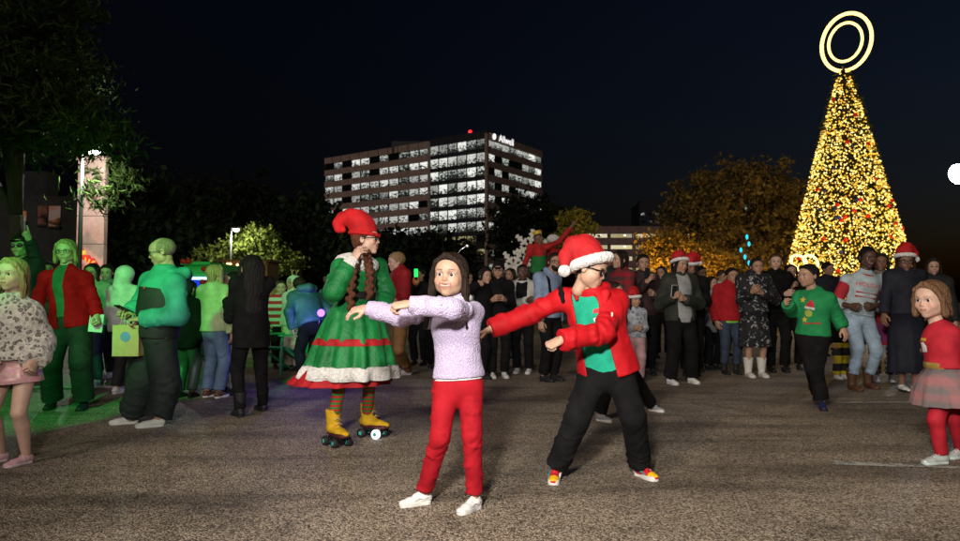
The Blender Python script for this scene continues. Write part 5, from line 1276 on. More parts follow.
def boy_in_red_coat():
    p = Person('boy in open red winter coat, Santa hat and dark glasses, lunging with arms swung sideways', (601, 483), 1.36, yaw=6, child=0.55, res='hero', tone='light',
               J=dict(ftL=(640, 476), ftR=(556, 479), pelvis=(607, 363, 0.02), neck=(590, 290, 0.0), shL=(617, 301, 0.02), shR=(563, 299, 0.06),
                      hipL=(618, 370, 0.02), hipR=(594, 371, 0.02), knL=(633, 416, -0.06), knR=(577, 420, -0.05),
                      wrL=(561, 340, -0.30), elL=(603, 333, -0.20), wrR=(491, 329, 0.10), elR=(528, 315, 0.14), head=(590, 270, -0.04)),
               head=(56, 18, 8), toe=(26, -14), hh=0.212, brow='black')
    p.body(hands=('fist', 'relax'), palm=(A(0, 0.6, -1), A(0.1, -0.3, -1)), hdir=(A(-1, -0.1, -0.45), A(-1, 0, -0.5)))
    teal = mat('teal_tshirt', (0.01, 0.36, 0.22), 'cloth', 0.85)
    p.top(teal, 't_shirt', add=0.010, hem=0.018, sl=0.004, sleeve=0.5)
    # print on the shirt: red and white patch, dark lettering
    redp = mat('print_red', (0.62, 0.03, 0.05), 'plain', 0.7); whp = mat('print_white', (0.72, 0.7, 0.7), 'plain', 0.7); blk = mat('print_black', (0.01, 0.012, 0.015), 'plain', 0.7)
    p.chest_print('print', *disc_outline([(-0.5, 0.9), (0.5, 1.0), (1.0, 0.1), (0.9, -0.7), (0.1, -0.3), (0.2, 0.4), (-0.6, 0.3)]), redp, (0.005, 0.012), 0.034)
    p.chest_print('print', *disc_outline([(-0.8, -0.5), (0.0, -0.4), (1.0, -0.9), (0.6, -1.6), (-0.2, -1.3), (-0.7, -1.1)]), whp, (0.004, 0.012), 0.034)
    V, F = text_outline('PRE', 1.0); p.chest_print('lettering', V, F, blk, (0.012, -0.155), 0.045, base='chest')
    red = mat('red_coat', (0.50, 0.006, 0.011), 'nylon', 0.62, bump=0.5, spec=0.2)
    o = p.top(red, 'coat', add=0.036, hem=0.05, sl=0.017, cuff=0.010, wr=0.011, puff=0.004, opening=(0.048, 0.058, -0.03), collar=0.02, flare=0.02)
    # hood folded on the shoulders, lapels standing at the opening, dark shoulder yoke
    f = Field(); j = p.J; lat, fr, up = p.frame('chest'); nk = j['neck']
    f.path([nk + lat * 0.055 + fr * 0.10 - up * 0.10, nk + lat * 0.078 + fr * 0.075 - up * 0.035, nk + lat * 0.085 - up * 0.005, nk + lat * 0.05 - fr * 0.07 + up * 0.005, nk - fr * 0.095 - up * 0.005,
            nk - lat * 0.05 - fr * 0.07 + up * 0.01, nk - lat * 0.08 + up * 0.005, nk - lat * 0.085 + fr * 0.06 - up * 0.03], [0.016, 0.026, 0.034, 0.04, 0.046, 0.036, 0.024, 0.010], 0.02, wr=(0.005, 60))
    V, Q = f.mesh(0.007); p.add('hood', V, Q, red, o)
    f = Field(); f.path([j['shR'] + fr * 0.072 - lat * 0.0 - up * 0.01, j['shR'] + fr * 0.058 + up * 0.036 - lat * 0.0, j['shR'] + fr * 0.02 + up * 0.062 - lat * 0.0, j['shR'] - fr * 0.03 + up * 0.058], [0.012, 0.016, 0.016, 0.012], 0.01)
    V, Q = f.mesh(0.005); p.add('shoulder_patch', V, Q, BLACK, o)
    p.chest_print('chest_logo', *disc_outline([(-0.6, -1), (0.2, -0.9), (0.8, 0.2), (0.5, 1.0), (-0.1, 0.6), (-0.4, 0.9), (-0.3, 0.0)]), whp, (0.082, 0.0), 0.011)
    p.pants(BLACK, 'trousers', add=0.014, length=0.93, wr=0.012, flare=0.018, knee=0.010, seat=0.006)
    upper = mat('red_sneaker', (0.55, 0.015, 0.02), 'plain', 0.6); yel = mat('yellow_sneaker', (0.75, 0.42, 0.01), 'plain', 0.55)
    p.shoes(upper, WHITE_RUBBER, 'sneaker', 0.150, mat('red_lace', (0.6, 0.02, 0.03), 'plain', 0.8))
    for o, org, R, L in p.items['shoes']:
        f = Field(); f.cone(org + R @ (A(0.012, -0.42, 0.12) * L), org + R @ (A(0.015, -0.55, 0.105) * L), 0.142 * L, 0.112 * L, 0.01, axis=A(0, 0, 1), flat=0.72, cuts=[(org + R @ (A(0, -0.40, 0) * L), R @ A(0, 1, 0)), (org + A(0, 0, 0.075 * L), A(0, 0, -1))])
        V, Q = f.mesh(0.004); p.add('toe_cap', V, Q, yel, o)
        f = Field(); f.cone(org + R @ (A(0, 0.17, 0.16) * L), org + R @ (A(0, 0.08, 0.17) * L), 0.148 * L, 0.150 * L, 0.01, axis=A(0, 0, 1), flat=1.0, cuts=[(org + R @ (A(0, 0.06, 0) * L), R @ A(0, -1, 0)), (org + A(0, 0, 0.07 * L), A(0, 0, -1))])
        V, Q = f.mesh(0.004); p.add('heel_panel', V, Q, WHITE_LEATHER, o)
        for sd in (-1, 1):
            b = MB(); b.tube([org + R @ (A(sd * x, y, z) * L) for x, y, z in ((0.150, -0.36, 0.13), (0.15, -0.20, 0.19), (0.148, -0.02, 0.20), (0.146, 0.06, 0.28))], [0.012 * L, 0.035 * L, 0.03 * L, 0.02 * L], 6)
            ob = b.build('side_panel', mat('teal_trim', (0.02, 0.22, 0.22), 'plain', 0.6) if sd < 0 else WHITE_LEATHER, o, True); ob.data.transform(Matrix.Translation(Vector(-p.root)))
    p.hair('black', 'short')
    p.santa(tip=[(0.05, 0.06, 0.46), (-0.12, 0.26, 0.52), (-0.32, 0.46, 0.30), (-0.42, 0.54, 0.02)], tilt=(-34, -6), sz=1.10, z0=0.17, k=1.35)
    p.glasses(BLACK_PLASTIC, 0.105, thick=0.022)
    return p

def roller_elf():
    p = Person('roller skating performer in green velvet elf dress with white fur and curled red hat', (349, 444), 1.70, yaw=58, res='hero', tone='fair', girth=0.89,
               J=dict(anL=(367, 414, 0.28), anR=(333, 421, -0.02), pelvis=(356, 318, 0.04), waist=(356, 296, 0.04), neck=(357, 259, 0.04), shL=(379, 266, 0.20), shR=(340, 267, -0.12),
                      hipL=(362, 324, 0.1), hipR=(347, 324, -0.04), knL=(371, 364, 0.0), knR=(343, 366, -0.1),
                      elR=(334, 291, -0.28), wrR=(352, 262, -0.22), elL=(386, 292, 0.25), wrL=(382, 318, 0.10), head=(366, 240, 0.02)),
               head=(26, -2, 2), toe=(62, 40), hh=0.215, smile=0.5, brow='auburn')
    p.ah = 0.10
    p.body(hands=('relax', 'relax'), palm=(None, A(0.6, 0.6, 0.0)), hdir=(None, A(0.55, 0.1, 1)))
    gv = mat('green_velvet', (0.008, 0.20, 0.045), 'velvet', 0.55, bump=0.6); fur = mat('white_fur', (0.76, 0.74, 0.70), 'fur'); rv = mat('red_velvet_trim', (0.45, 0.01, 0.015), 'velvet')
    p.top(gv, 'dress_bodice', add=0.010, hem=-0.05, sl=0.014, puff=0.018, cuff=0.010, wr=0.005, sleeve=0.86)
    j = p.J; lat, fr, up = p.frame('hip'); wc = j['waist'] - up * 0.02
    hemc = at(350, 376, p.root[1] + 0.04)
    N_ = 9; prof = [(0.0, 0.135, 0.11), (0.06, 0.165, 0.135), (0.16, 0.20, 0.175), (0.34, 0.245, 0.225), (0.52, 0.275, 0.262), (0.70, 0.302, 0.295), (0.86, 0.325, 0.32), (1.0, 0.345, 0.338)]
    ax = hemc - wc
    def ringat(t, grow=1.0):
        ts = [q[0] for q in prof]; return (wc + ax * t, np.interp(t, ts, [q[1] for q in prof]) * grow, np.interp(t, ts, [q[2] for q in prof]) * grow)
    sk = p.loft('skirt', [ringat(t) for t in np.linspace(0, 1, 22)], gv, 140, 12, 0.12, 0.008, seed=1.0)
    p.loft('red_stripe', [ringat(t, 1.02) for t in (0.50, 0.52, 0.545, 0.57, 0.585)], rv, 140, 12, 0.068, 0.006, sk, seed=1.0)
    p.loft('fur_trim', [ringat(t, gq) for t, gq in ((0.84, 1.02), (0.86, 1.075), (0.91, 1.09), (0.99, 1.085), (1.01, 1.02))], fur, 140, 12, 0.112, 0.02, sk, seed=1.0)
    # red petticoat below, swinging out to the back
    lo = [(wc + ax * t - lat * 0 + (-p.f) * 0.10 * (t - 0.85) * 4, r1, r2) for t, r1, r2 in ((0.85, 0.325, 0.32), (0.95, 0.345, 0.34), (1.03, 0.36, 0.352), (1.09, 0.378, 0.37))]
    p.loft('petticoat', lo, rv, 120, 15, 0.07, 0.006, sk, seed=2.0)
    p.loft('belt', [(wc + up * 0.055, 0.128, 0.105), (wc + up * 0.052, 0.138, 0.114), (wc - up * 0.002, 0.142, 0.118), (wc - up * 0.005, 0.128, 0.105)], mat('black_leather', (0.02, 0.018, 0.018), 'plain', 0.35), 64)
    # fur collar and cuff
    f = Field(); l2, f2, u2 = p.frame('chest'); nk = j['neck']
    for k in range(15):
        t = 2 * math.pi * k / 15; q = nk + l2 * math.cos(t) * 0.125 + f2 * math.sin(t) * 0.10 - u2 * (0.012 + 0.016 * math.cos(t) ** 2 + 0.04 * max(0, math.sin(t)))
        f.ell(q, 0.048, 0.03); f.ell(nk * 0.45 + q * 0.55 + u2 * 0.012, 0.036, 0.03)
    ns = lambda F, X, Y, Z: F + 0.003 * np.sin(X * 190 + 2 * np.sin(Y * 150)) * np.sin(Y * 210 + 2 * np.sin(Z * 170)) + 0.002 * np.sin(Z * 300 + 3 * np.sin(X * 220))
    V, Q = f.mesh(0.007, ns); p.add('fur_collar', V, Q, fur)
    for n_ in 'RL':
        d = unit(j['wr' + n_] - j['el' + n_]); f = Field(); f.cone(j['wr' + n_] - d * 0.085, j['wr' + n_] - d * 0.015, 0.052, 0.056, 0.01); V, Q = f.mesh(0.007, ns); p.add('fur_cuff', V, Q, fur)
    # hat: tall, curled over at the back
    f = Field(); f.cone((0, 0.05, 0.20), (0, 0.10, 0.42), 0.45, 0.44, 0.08, axis=(1, 0, 0), flat=0.9, cuts=[((0, 0, 0.17), (0, -0.25, -0.97))])
    f.path([A(0, 0.12, 0.44), A(0, 0.26, 0.66), A(0, 0.52, 0.80), A(0, 0.80, 0.78), A(0, 0.96, 0.62), A(0, 0.94, 0.44), A(0, 0.80, 0.38)], [0.44, 0.39, 0.30, 0.22, 0.18, 0.14, 0.09], 0.10, wr=(0.012, 9))
    f.path([A(0.44 * math.cos(t), 0.05 + 0.5 * math.sin(t), 0.20 + 0.07 * math.sin(t)) for t in np.arange(17) * math.pi / 8], [0.06] * 17, 0.03)
    V, Q = f.mesh(0.018); p.add('elf_hat', p.hl(V), Q, mat('red_felt', (0.62, 0.010, 0.012), 'velvet', 0.8, bump=0.2))
    p.hair('auburn', 'bun')
    ha = mat('hair_auburn', HAIRC['auburn'], 'hair')
    for pts in ([at(366, 252, -0.02 + p.root[1]), at(368, 264, p.root[1] - 0.12), at(370, 278, p.root[1] - 0.15), at(369, 296, p.root[1] - 0.15)],
                [at(358, 254, -0.16 + p.root[1]), at(354, 268, p.root[1] - 0.24), at(352, 284, p.root[1] - 0.26), at(350, 306, p.root[1] - 0.26)]):
        f = Field(); pts = np.array(pts); m = 16
        for k in range(m):
            t = k / (m - 1) * 3; i = min(int(t), 2); q = pts[i] + (pts[i+1] - pts[i]) * (t - i); w = 0.024 if k < m - 4 else 0.028
            sg = 1 if k % 2 else -1; f.cone(q + A(0.016 * sg, -0.006, 0.020), q + A(-0.010 * sg, 0.0, -0.018), w * 0.78, w * 0.55, 0.004)
        V, Q = f.mesh(0.006); p.add('braid', V, Q, ha)
    p.glasses(BLACK_PLASTIC, 0.10, lens=mat('dark_lens', (0.01, 0.02, 0.015), 'plain', 0.08))
    p.pants(mat('striped_tights', (0.40, 0.02, 0.02), 'stripe', 0.7, (0.03, 0.16, 0.03), scale=1.6), 'tights', add=0.004, length=0.96, wr=0.001)
    # quad skates
    ye = mat('yellow_suede', (0.55, 0.32, 0.008), 'cloth', 0.8); brown = mat('dark_red_sole', (0.06, 0.014, 0.014), 'plain', 0.5)
    p.shoes(ye, brown, 'skate', 0.165, mat('tan_lace', (0.6, 0.42, 0.2), 'plain', 0.8), name='skate_boot')
    metal = mat('dark_metal', (0.05, 0.05, 0.055), 'plain', 0.35, metal=0.8); hub = mat('hub_green', (0.05, 0.35, 0.30), 'plain', 0.4); lit = glow('lit_wheel', (0.85, 0.95, 1.0), 2.5)
    for i, (o, org, R, L) in enumerate(p.items['shoes']):
        b = MB(); b.box((-0.10 * L, -0.46 * L, -0.06 * L), (0.10 * L, 0.12 * L, 0.01 * L), R, org); b.build('plate', metal, o).data.transform(Matrix.Translation(Vector(-p.root)))
        for y in (-0.38, 0.10):
            b = MB(); b.tube([org + R @ (A(-0.2, y, -0.12) * L), org + R @ (A(0.2, y, -0.12) * L)], 0.025 * L, 6); b.tube([org + R @ (A(0, y, -0.03) * L), org + R @ (A(0, y + 0.04, -0.12) * L)], 0.05 * L, 6)
            b.build('truck', metal, o).data.transform(Matrix.Translation(Vector(-p.root)))
            for sd in (-1, 1):
                Rw = R @ roty(math.pi / 2); c = org + R @ (A(sd * 0.19, y, -0.125) * L)
                islit = (i == 0 and y < 0 and sd < 0)
                b = MB(); b.lathe([(0.05 * L, -0.055 * L), (0.115 * L, -0.055 * L), (0.125 * L, -0.03 * L), (0.125 * L, 0.03 * L), (0.115 * L, 0.055 * L), (0.05 * L, 0.055 * L)], c, 18, Rw)
                w = b.build('wheel', lit if islit else BLACK_RUBBER, o, True); w.data.transform(Matrix.Translation(Vector(-p.root)))
                b = MB(); b.lathe([(0.02 * L, -0.062 * L), (0.055 * L, -0.062 * L), (0.055 * L, 0.062 * L), (0.02 * L, 0.062 * L)], c, 12, Rw); b.build('hub', hub, o).data.transform(Matrix.Translation(Vector(-p.root)))
    return p

# ------------------------------------------------------------------ held things
def held(name, label, cat, m, build, at_, group=None):
    b = MB(); build(b); o = b.build(name, m, None, False, Vector(at_)); tag(o, label, cat, group); return o
SCREEN = mat('phone_back', (0.02, 0.02, 0.022), 'plain', 0.2); PHONE_W = mat('phone_white', (0.6, 0.62, 0.6), 'plain', 0.3)
def phone(label, px, py, Y, rz=0, tilt=20, m=None):
    R = rotz(math.radians(rz)) @ rotx(math.radians(tilt)); b = MB(); b.box((-0.037, -0.004, -0.075), (0.037, 0.004, 0.075), R); E = empty('phone', at(px, py, Y), label, 'phone'); b.build('case', m or SCREEN, E)
    b = MB(); b.box((-0.034, -0.0065, -0.071), (0.034, -0.0045, 0.071), R); b.build('screen', mat('phone_screen', (0.015, 0.016, 0.02), 'plain', 0.08), E)
    b = MB(); b.ball(R @ A(-0.022, 0.005, 0.058), 0.006, 6, 5); b.build('lens', SCREEN, E)

# ------------------------------------------------------------------ people in the middle distance
GREYT = mat('grey_tee', (0.30, 0.30, 0.30), 'cloth'); DENIM = mat('blue_denim', (0.10, 0.16, 0.26), 'denim'); DKDENIM = mat('dark_denim', (0.03, 0.045, 0.075), 'denim'); LTDENIM = mat('light_denim', (0.30, 0.40, 0.50), 'denim')
DKGREEN = mat('dark_olive', (0.022, 0.026, 0.019), 'cloth'); NAVY = mat('navy_cloth', (0.008, 0.009, 0.018), 'cloth'); CHAR = mat('charcoal_cloth', (0.014, 0.014, 0.015), 'cloth'); BROWNB = mat('brown_leather', (0.10, 0.045, 0.025), 'plain', 0.5)
CREAM = mat('cream_cloth', (0.55, 0.50, 0.42), 'cloth'); GREYC = mat('grey_coat', (0.22, 0.22, 0.23), 'cloth'); TAN = mat('tan_chino', (0.36, 0.20, 0.06), 'cloth'); WHITEJ = mat('white_jacket', (0.55, 0.54, 0.50), 'nylon', 0.6)

def leopard_girl():
    p = Person('blond girl in leopard print fleece jacket and pink sequin skirt', (14, 466), 1.33, yaw=4, child=0.6, res='mid', tone='fair', brow='lightbrown', hh=0.205,
               J=dict(ftL=(26, 464), ftR=(1, 462), pelvis=(16, 362, 0.0), neck=(13, 302, 0), shL=(30, 314, 0), shR=(-4, 314, 0), wrL=(34, 362, -0.10), elL=(40, 342, 0.05), wrR=(-10, 360, -0.12), elR=(-16, 340, 0.0), head=(12, 275, -0.02)), head=(-4, 0, 0), toe=(-20, -30))
    p.legk = 1.0; p.body(hands=('fist', 'fist'))
    p.top(mat('leopard_fleece', (0.60, 0.56, 0.48), 'leopard', 0.95, (0.06, 0.05, 0.04)), 'jacket', add=0.046, hem=-0.02, sl=0.034, puff=0.02, wr=0.006, collar=0.03)
    lat, fr, up = p.frame('hip'); c = p.J['pelvis']
    p.loft('skirt', [(c + up * 0.02, 0.12, 0.10), (c - up * 0.03, 0.135, 0.115), (c - up * 0.09, 0.145, 0.125), (c - up * 0.13, 0.15, 0.13)], mat('pink_sequin', (0.60, 0.34, 0.34), 'sequin'), 48, 7, 0.03)
    p.shoes(mat('pink_shoe', (0.55, 0.33, 0.36), 'plain', 0.5), mat('pink_rubber', (0.55, 0.42, 0.45), 'plain', 0.6), 'flat', 0.15)
    for o, org, R, L in p.items['shoes']:
        b = MB(); b.tube([org + R @ (A(x, -0.08, z) * L) for x, z in ((-0.15, 0.12), (-0.10, 0.27), (0, 0.31), (0.10, 0.27), (0.15, 0.12))], 0.02 * L, 5); b.build('strap', mat('pink_shoe', (0, 0, 0)), o, True).data.transform(Matrix.Translation(Vector(-p.root)))
    p.hair('blond', 'long', 0.7); strands(p, 'blond', 90, 0.8)

def blazer_woman():
    p = Person('blond woman with glasses in bright red blazer and dark wide trousers', (72, 409), 1.66, yaw=14, res='mid', tone='fair', smile=0.4, brow='blond', girth=1.05,
               J=dict(ftL=(84, 409), ftR=(52, 408), head=(66, 252, 0), neck=(66, 270, 0), pelvis=(71, 319, 0), shL=(85, 279, 0.02), shR=(47, 278, 0.0), elL=(93, 301, -0.02), wrL=(97, 316, -0.14), elR=(37, 302, 0.05), wrR=(40, 326, -0.06)), head=(-4, 2, -3))
    p.body(hands=('grip', 'relax')); p.top(mat('dark_green_shirt', (0.02, 0.10, 0.05), 'cloth'), 'blouse', add=0.010, hem=-0.02, sl=0.002, sleeve=0.5)
    o = p.top(mat('red_blazer', (0.50, 0.0015, 0.008), 'cloth', 0.8, spec=0.05), 'blazer', add=0.028, hem=0.045, sl=0.016, wr=0.004, opening=(0.036, 0.014, -0.015), flare=0.008)
    p.pants(mat('dark_green_trousers', (0.012, 0.016, 0.016), 'cloth'), add=0.02, flare=0.03, knee=0.02, length=0.96); p.shoes(BLACK_RUBBER, None, 'flat')
    p.hair('blond', 'bob', 0.15); p.glasses(BLACK_PLASTIC, 0.09, thick=0.010)
    E = empty('white_card', at(96, 323, p.root[1] - 0.14), 'white folded card in the hand of the woman in the red blazer', 'card')
    for nm, x in (('front_leaf', 0.0), ('back_leaf', 0.012)): b = MB(); b.box((-0.06, x, -0.085), (0.06, x + 0.003, 0.085), rotz(0.3) @ roty(0.1)); b.build(nm, PHONE_W, E)

def teal_man():
    p = Person('balding man with glasses in teal and black hooded jacket looking down', (150, 425), 1.63, yaw=-58, res='mid', tone='tan', girth=1.12, brow='grey',
               J=dict(ftL=(158, 427), ftR=(132, 424), head=(162, 252, -0.02), neck=(165, 272, 0.0), pelvis=(158, 326, 0), shL=(176, 284, -0.12), shR=(150, 281, 0.14), elL=(178, 316, -0.18), wrL=(141, 319, -0.20), elR=(141, 305, 0.14), wrR=(129, 313, 0.0), knL=(166, 385, -0.05), knR=(142, 383, 0.02)),
               head=(-12, 14, 0), toe=(-62, -66), hh=0.232)
    p.body(hands=('grip', 'grip'), palm=(A(0.2, 0.2, -1), A(0.2, 0, 1)))
    o = p.top(mat('teal_jacket', (0.03, 0.26, 0.20), 'nylon', 0.7), 'jacket', add=0.034, hem=0.02, sl=0.026, puff=0.01, wr=0.006, hood=True, belly=0.012, collar=0.03)
    p.top(mat('black_panel_cloth', (0.015, 0.017, 0.017), 'nylon', 0.7), 'lower_panel', add=0.052, hem=0.05, sides='', cutv=0.70, belly=0.016, wr=0.004)
    p.chest_print('zip_pull', *disc_outline([(-0.5, -0.8), (0.5, -0.8), (0.9, 0.2), (0, 1), (-0.9, 0.2)]), mat('orange_tag', (0.8, 0.12, 0.03), 'plain', 0.5), (0.02, 0.02), 0.018)
    p.pants(mat('baggy_green', (0.012, 0.018, 0.017), 'cloth'), add=0.03, flare=0.03, knee=0.03, length=0.95, wr=0.008); p.shoes(mat('pale_canvas', (0.5, 0.52, 0.45), 'cloth'), mat('pale_sole', (0.55, 0.55, 0.5), 'plain'), 'slipon', 0.15)
    p.hair('stubble', 'fringe'); p.glasses(BLACK_PLASTIC, 0.10, thick=0.010)
    phone('black phone held by the man in the teal jacket', 124, 309, p.root[1] - 0.08, -30, 65)
    q = at(128.5, 340, p.root[1] - 0.12); E = empty('paper_bag', q - A(0, 0, 0.13), 'brown paper gift bag with a blue round print, held by string handles', 'bag'); kr = mat('kraft_paper', (0.42, 0.30, 0.14), 'plain', 0.8)
    b = MB(); w, h, d = 0.108, 0.255, 0.05
    V = [(-w, -d, 0), (w, -d, 0), (w, d, 0), (-w, d, 0), (-w, -d, h), (w, -d, h), (w, d, h), (-w, d, h), (-w * 0.93, 0, h * 0.5), (w * 0.93, 0, h * 0.5)]
    b.add(V, [(0,3,2,1), (0,1,5,4), (2,3,7,6), (1,2,9), (1,9,5), (9,2,6), (9,6,5), (3,0,8), (0,4,8), (4,7,8), (7,3,8)]); b.build('bag_body', kr, E)
    for y in (-0.048, 0.048): b = MB(); b.tube([(-0.045, y, h - 0.02), (-0.042, y * 0.5, h + 0.08), (0, y * 0.2, h + 0.105), (0.042, y * 0.5, h + 0.08), (0.045, y, h - 0.02)], 0.004, 5); b.build('handle', kr, E, True)
    V, F = disc_outline([(math.cos(t), math.sin(t)) for t in np.arange(16) * math.pi / 8], 2); me = bpy.data.meshes.new('print'); me.from_pydata([(x * 0.042, -d - 0.003, 0.16 + z * 0.042) for x, z in V], [], F); link('print', me, mat('print_blue', (0.12, 0.20, 0.42), 'plain'), E)

def black_woman():
    p = Person('figure in black coat with long black hair, seen from behind', (250, 417), 1.50, yaw=-140, res='mid', tone='tan', brow='black', J=dict(ftL=(240, 417), ftR=(263, 411), head=(251, 269, 0), wrL=(228, 300, 0.25), elL=(230, 318, 0.05), wrR=(236, 305, 0.3)), hh=0.235)
    p.body(); p.top(BLACK, 'coat', add=0.022, hem=0.12, sl=0.014, flare=0.01); p.pants(BLACK, add=0.012); p.shoes(BLACK_RUBBER, None, 'boot'); p.hair('black', 'long', 1.9, vol=1.22)

def green_boy():
    p = Person('running boy in green Christmas sweater and black trousers', (821, 408), 1.42, yaw=-46, child=0.45, res='mid', tone='tan', smile=0.5, brow='black',
               J=dict(ftL=(822, 409), ftR=(818, 398), head=(808, 276, 0), neck=(815, 292, 0), pelvis=(813, 334, 0.02), shL=(829, 299, -0.08), shR=(800, 297, 0.1), elL=(838, 318, -0.02), wrL=(843, 328, -0.06), elR=(792, 311, 0.08), wrR=(787, 304, -0.10), knL=(816, 371, -0.06), knR=(812, 368, -0.05)),
               head=(-22, 0, 0), toe=(-20, -30), hh=0.22)
    p.body(hands=('relax', 'fist'))
    o = p.top(mat('green_sweater', (0.01, 0.22, 0.065), 'cloth', 0.85), 'sweater', add=0.024, hem=0.0, sl=0.02, wr=0.006, puff=0.006, collar=0.01)
    y_ = mat('patch_yellow', (0.62, 0.45, 0.05), 'cloth'); r_ = mat('patch_red', (0.5, 0.02, 0.03), 'cloth'); w_ = mat('patch_white', (0.62, 0.62, 0.6), 'fur')
    star = [((1 if k % 2 == 0 else 0.45) * math.sin(k * math.pi / 5), (1 if k % 2 == 0 else 0.45) * math.cos(k * math.pi / 5)) for k in range(10)]
    p.chest_print('star_patch', *disc_outline(star), y_, (-0.075, 0.06), 0.034); p.chest_print('star_patch', *disc_outline(star), y_, (-0.05, -0.13), 0.032)
    p.chest_print('hat_patch', *disc_outline([(-1, -0.5), (0.9, -0.7), (0.8, 0.2), (0.2, 1.1), (-0.4, 0.6)]), r_, (0.0, 0.02), 0.042); p.chest_print('brim_patch', *disc_outline([(-1.2, -0.2), (1.1, -0.5), (1.1, 0.1), (-1.1, 0.4)]), w_, (0.0, -0.015), 0.042); p.chest_print('round_patch', *disc_outline([(math.cos(t), math.sin(t)) for t in np.arange(12) * math.pi / 6]), mat('patch_lime', (0.34, 0.40, 0.06), 'cloth'), (-0.012, -0.068), 0.036)
    p.chest_print('stripe_patch', *disc_outline([(-1.6, -0.2), (1.6, 0.1), (1.6, 0.5), (-1.6, 0.2)]), r_, (0.02, -0.17), 0.045)
    p.pants(BLACK, add=0.018, flare=0.018, length=0.92, wr=0.006); p.shoes(mat('navy_shoe', (0.02, 0.025, 0.10), 'plain', 0.5), BLACK_RUBBER, 'sneaker'); p.hair('black', 'short')

def little_girl():
    p = Person('small girl in red shirt with gold belt, plaid skirt and red tights', (946, 463), 1.19, yaw=-72, child=1.0, res='mid', tone='fair', brow='lightbrown', hh=0.235,
               J=dict(ftL=(942, 464), ftR=(962, 458), head=(931, 300, 0), neck=(940, 326, 0), pelvis=(944, 372, 0), shL=(950, 334, -0.07), shR=(936, 334, 0.08), elL=(968, 350, -0.05), wrL=(978, 368, -0.12), elR=(938, 356, 0.12), wrR=(950, 378, 0.12), hipL=(946, 378, -0.06), knL=(936, 420, -0.05), knR=(954, 418, 0.05)),
               head=(8, 4, 0), toe=(-78, -70))
    p.body(); p.top(mat('red_tee', (0.42, 0.012, 0.025), 'cloth', 0.8), 'shirt', add=0.014, hem=-0.035, sl=0.012, wr=0.005)
    whp = mat('print_white', (0.72, 0.7, 0.7), 'plain', 0.7); p.chest_print('print', *disc_outline([(-0.8, -1), (0.8, -0.9), (1, 0.2), (0.3, 1.0), (-0.7, 0.8)]), whp, (-0.01, -0.03), 0.034); p.chest_print('print', *disc_outline([(-1, -0.3), (1, -0.3), (1, 0.3), (-1, 0.3)]), mat('print_gold', (0.6, 0.32, 0.05), 'plain', 0.5), (-0.01, 0.018), 0.034)
    lat, fr, up = p.frame('hip'); c = p.J['pelvis'] + up * 0.03
    p.loft('belt', [(c + up * 0.04, 0.118, 0.10), (c + up * 0.035, 0.124, 0.106), (c + up * 0.005, 0.127, 0.108), (c, 0.118, 0.10)], mat('gold_belt', (0.6, 0.40, 0.10), 'plain', 0.3, metal=0.6), 40)
    p.loft('skirt', [(c, 0.12, 0.10), (c - up * 0.06, 0.16, 0.15), (c - up * 0.15, 0.20, 0.185), (c - up * 0.23, 0.215, 0.20)], mat('plaid_skirt', (0.16, 0.13, 0.13), 'plaid', 0.9, (0.30, 0.13, 0.13)), 72, 13, 0.06)
    p.pants(mat('red_tights', (0.40, 0.008, 0.02), 'cloth', 0.7), 'tights', add=0.006, length=0.97, wr=0.002)
    p.shoes(mat('silver_shoe', (0.55, 0.6, 0.58), 'plain', 0.3, metal=0.3), mat('pale_rubber', (0.5, 0.58, 0.55), 'plain', 0.5), 'flat', 0.165, LACE_WHITE); p.hair('lightbrown', 'bob', 0.1); strands(p, 'lightbrown', 110, 0.3)

def holiday_woman():
    p = Person('woman in pale blue sweater lettered HOLIDAY with red sleeves, jeans and brown boots', (856, 389), 1.74, yaw=6, res='mid', tone='dark', smile=0.7, brow='black',
               J=dict(ftL=(868, 388), ftR=(852, 390), head=(868, 258, -0.05), neck=(865, 273, 0), pelvis=(858, 314, 0.02), shL=(881, 280, 0.02), shR=(847, 280, 0.0), elR=(836, 303, 0.0), wrR=(851, 306, -0.2), elL=(889, 303, 0), wrL=(873, 306, -0.2)), head=(-10, 6, 6))
    p.body(hands=('grip', 'grip'), palm=(A(-0.5, 1, 0), A(0.5, 1, 0)))
    sw = mat('pale_blue_knit', (0.40, 0.48, 0.50), 'cloth'); rd = mat('sweater_red', (0.42, 0.02, 0.03), 'cloth')
    o = p.top(sw, 'sweater', add=0.022, hem=0.0, sl=0.012, sleeve=0.5, wr=0.004)
    f = Field(); j = p.J; lat, fr, up = p.frame('chest')
    f.path([j['neck'] + lat * math.cos(t) * 0.088 + fr * (math.sin(t) * 0.080 + 0.01) - up * (0.02 + 0.018 * max(0, math.sin(t))) for t in np.arange(17) * math.pi / 8], [0.017] * 17, 0.01); V, Q = f.mesh(0.008); p.add('collar', V, Q, rd, o)
    for n_ in 'LR': f = Field(); f.cone(j['sh' + n_] * 0.75 + j['el' + n_] * 0.25, j['sh' + n_] * 0.2 + j['el' + n_] * 0.8, 0.073, 0.066, 0.01, wr=(0.003, 60)); V, Q = f.mesh(0.009); p.add('sleeve_band', V, Q, rd, o)
    V, F = text_outline('HOLIDAY', 1.0); p.chest_print('lettering', V, F, mat('print_red', (0.5, 0.02, 0.03), 'plain'), (0.0, 0.0), 0.070)
    for k, (y, m_) in enumerate(((-0.075, rd), (-0.10, whm), (-0.125, rd))): p.chest_print('stripe', *disc_outline([(-1.3, -0.1), (1.3, -0.1), (1.3, 0.1), (-1.3, 0.1)]), m_, (0, y), 0.1)
    p.pants(LTDENIM, 'jeans', add=0.014, length=0.72); p.shoes(BROWNB, None, 'boot'); p.hair('black', 'bun')

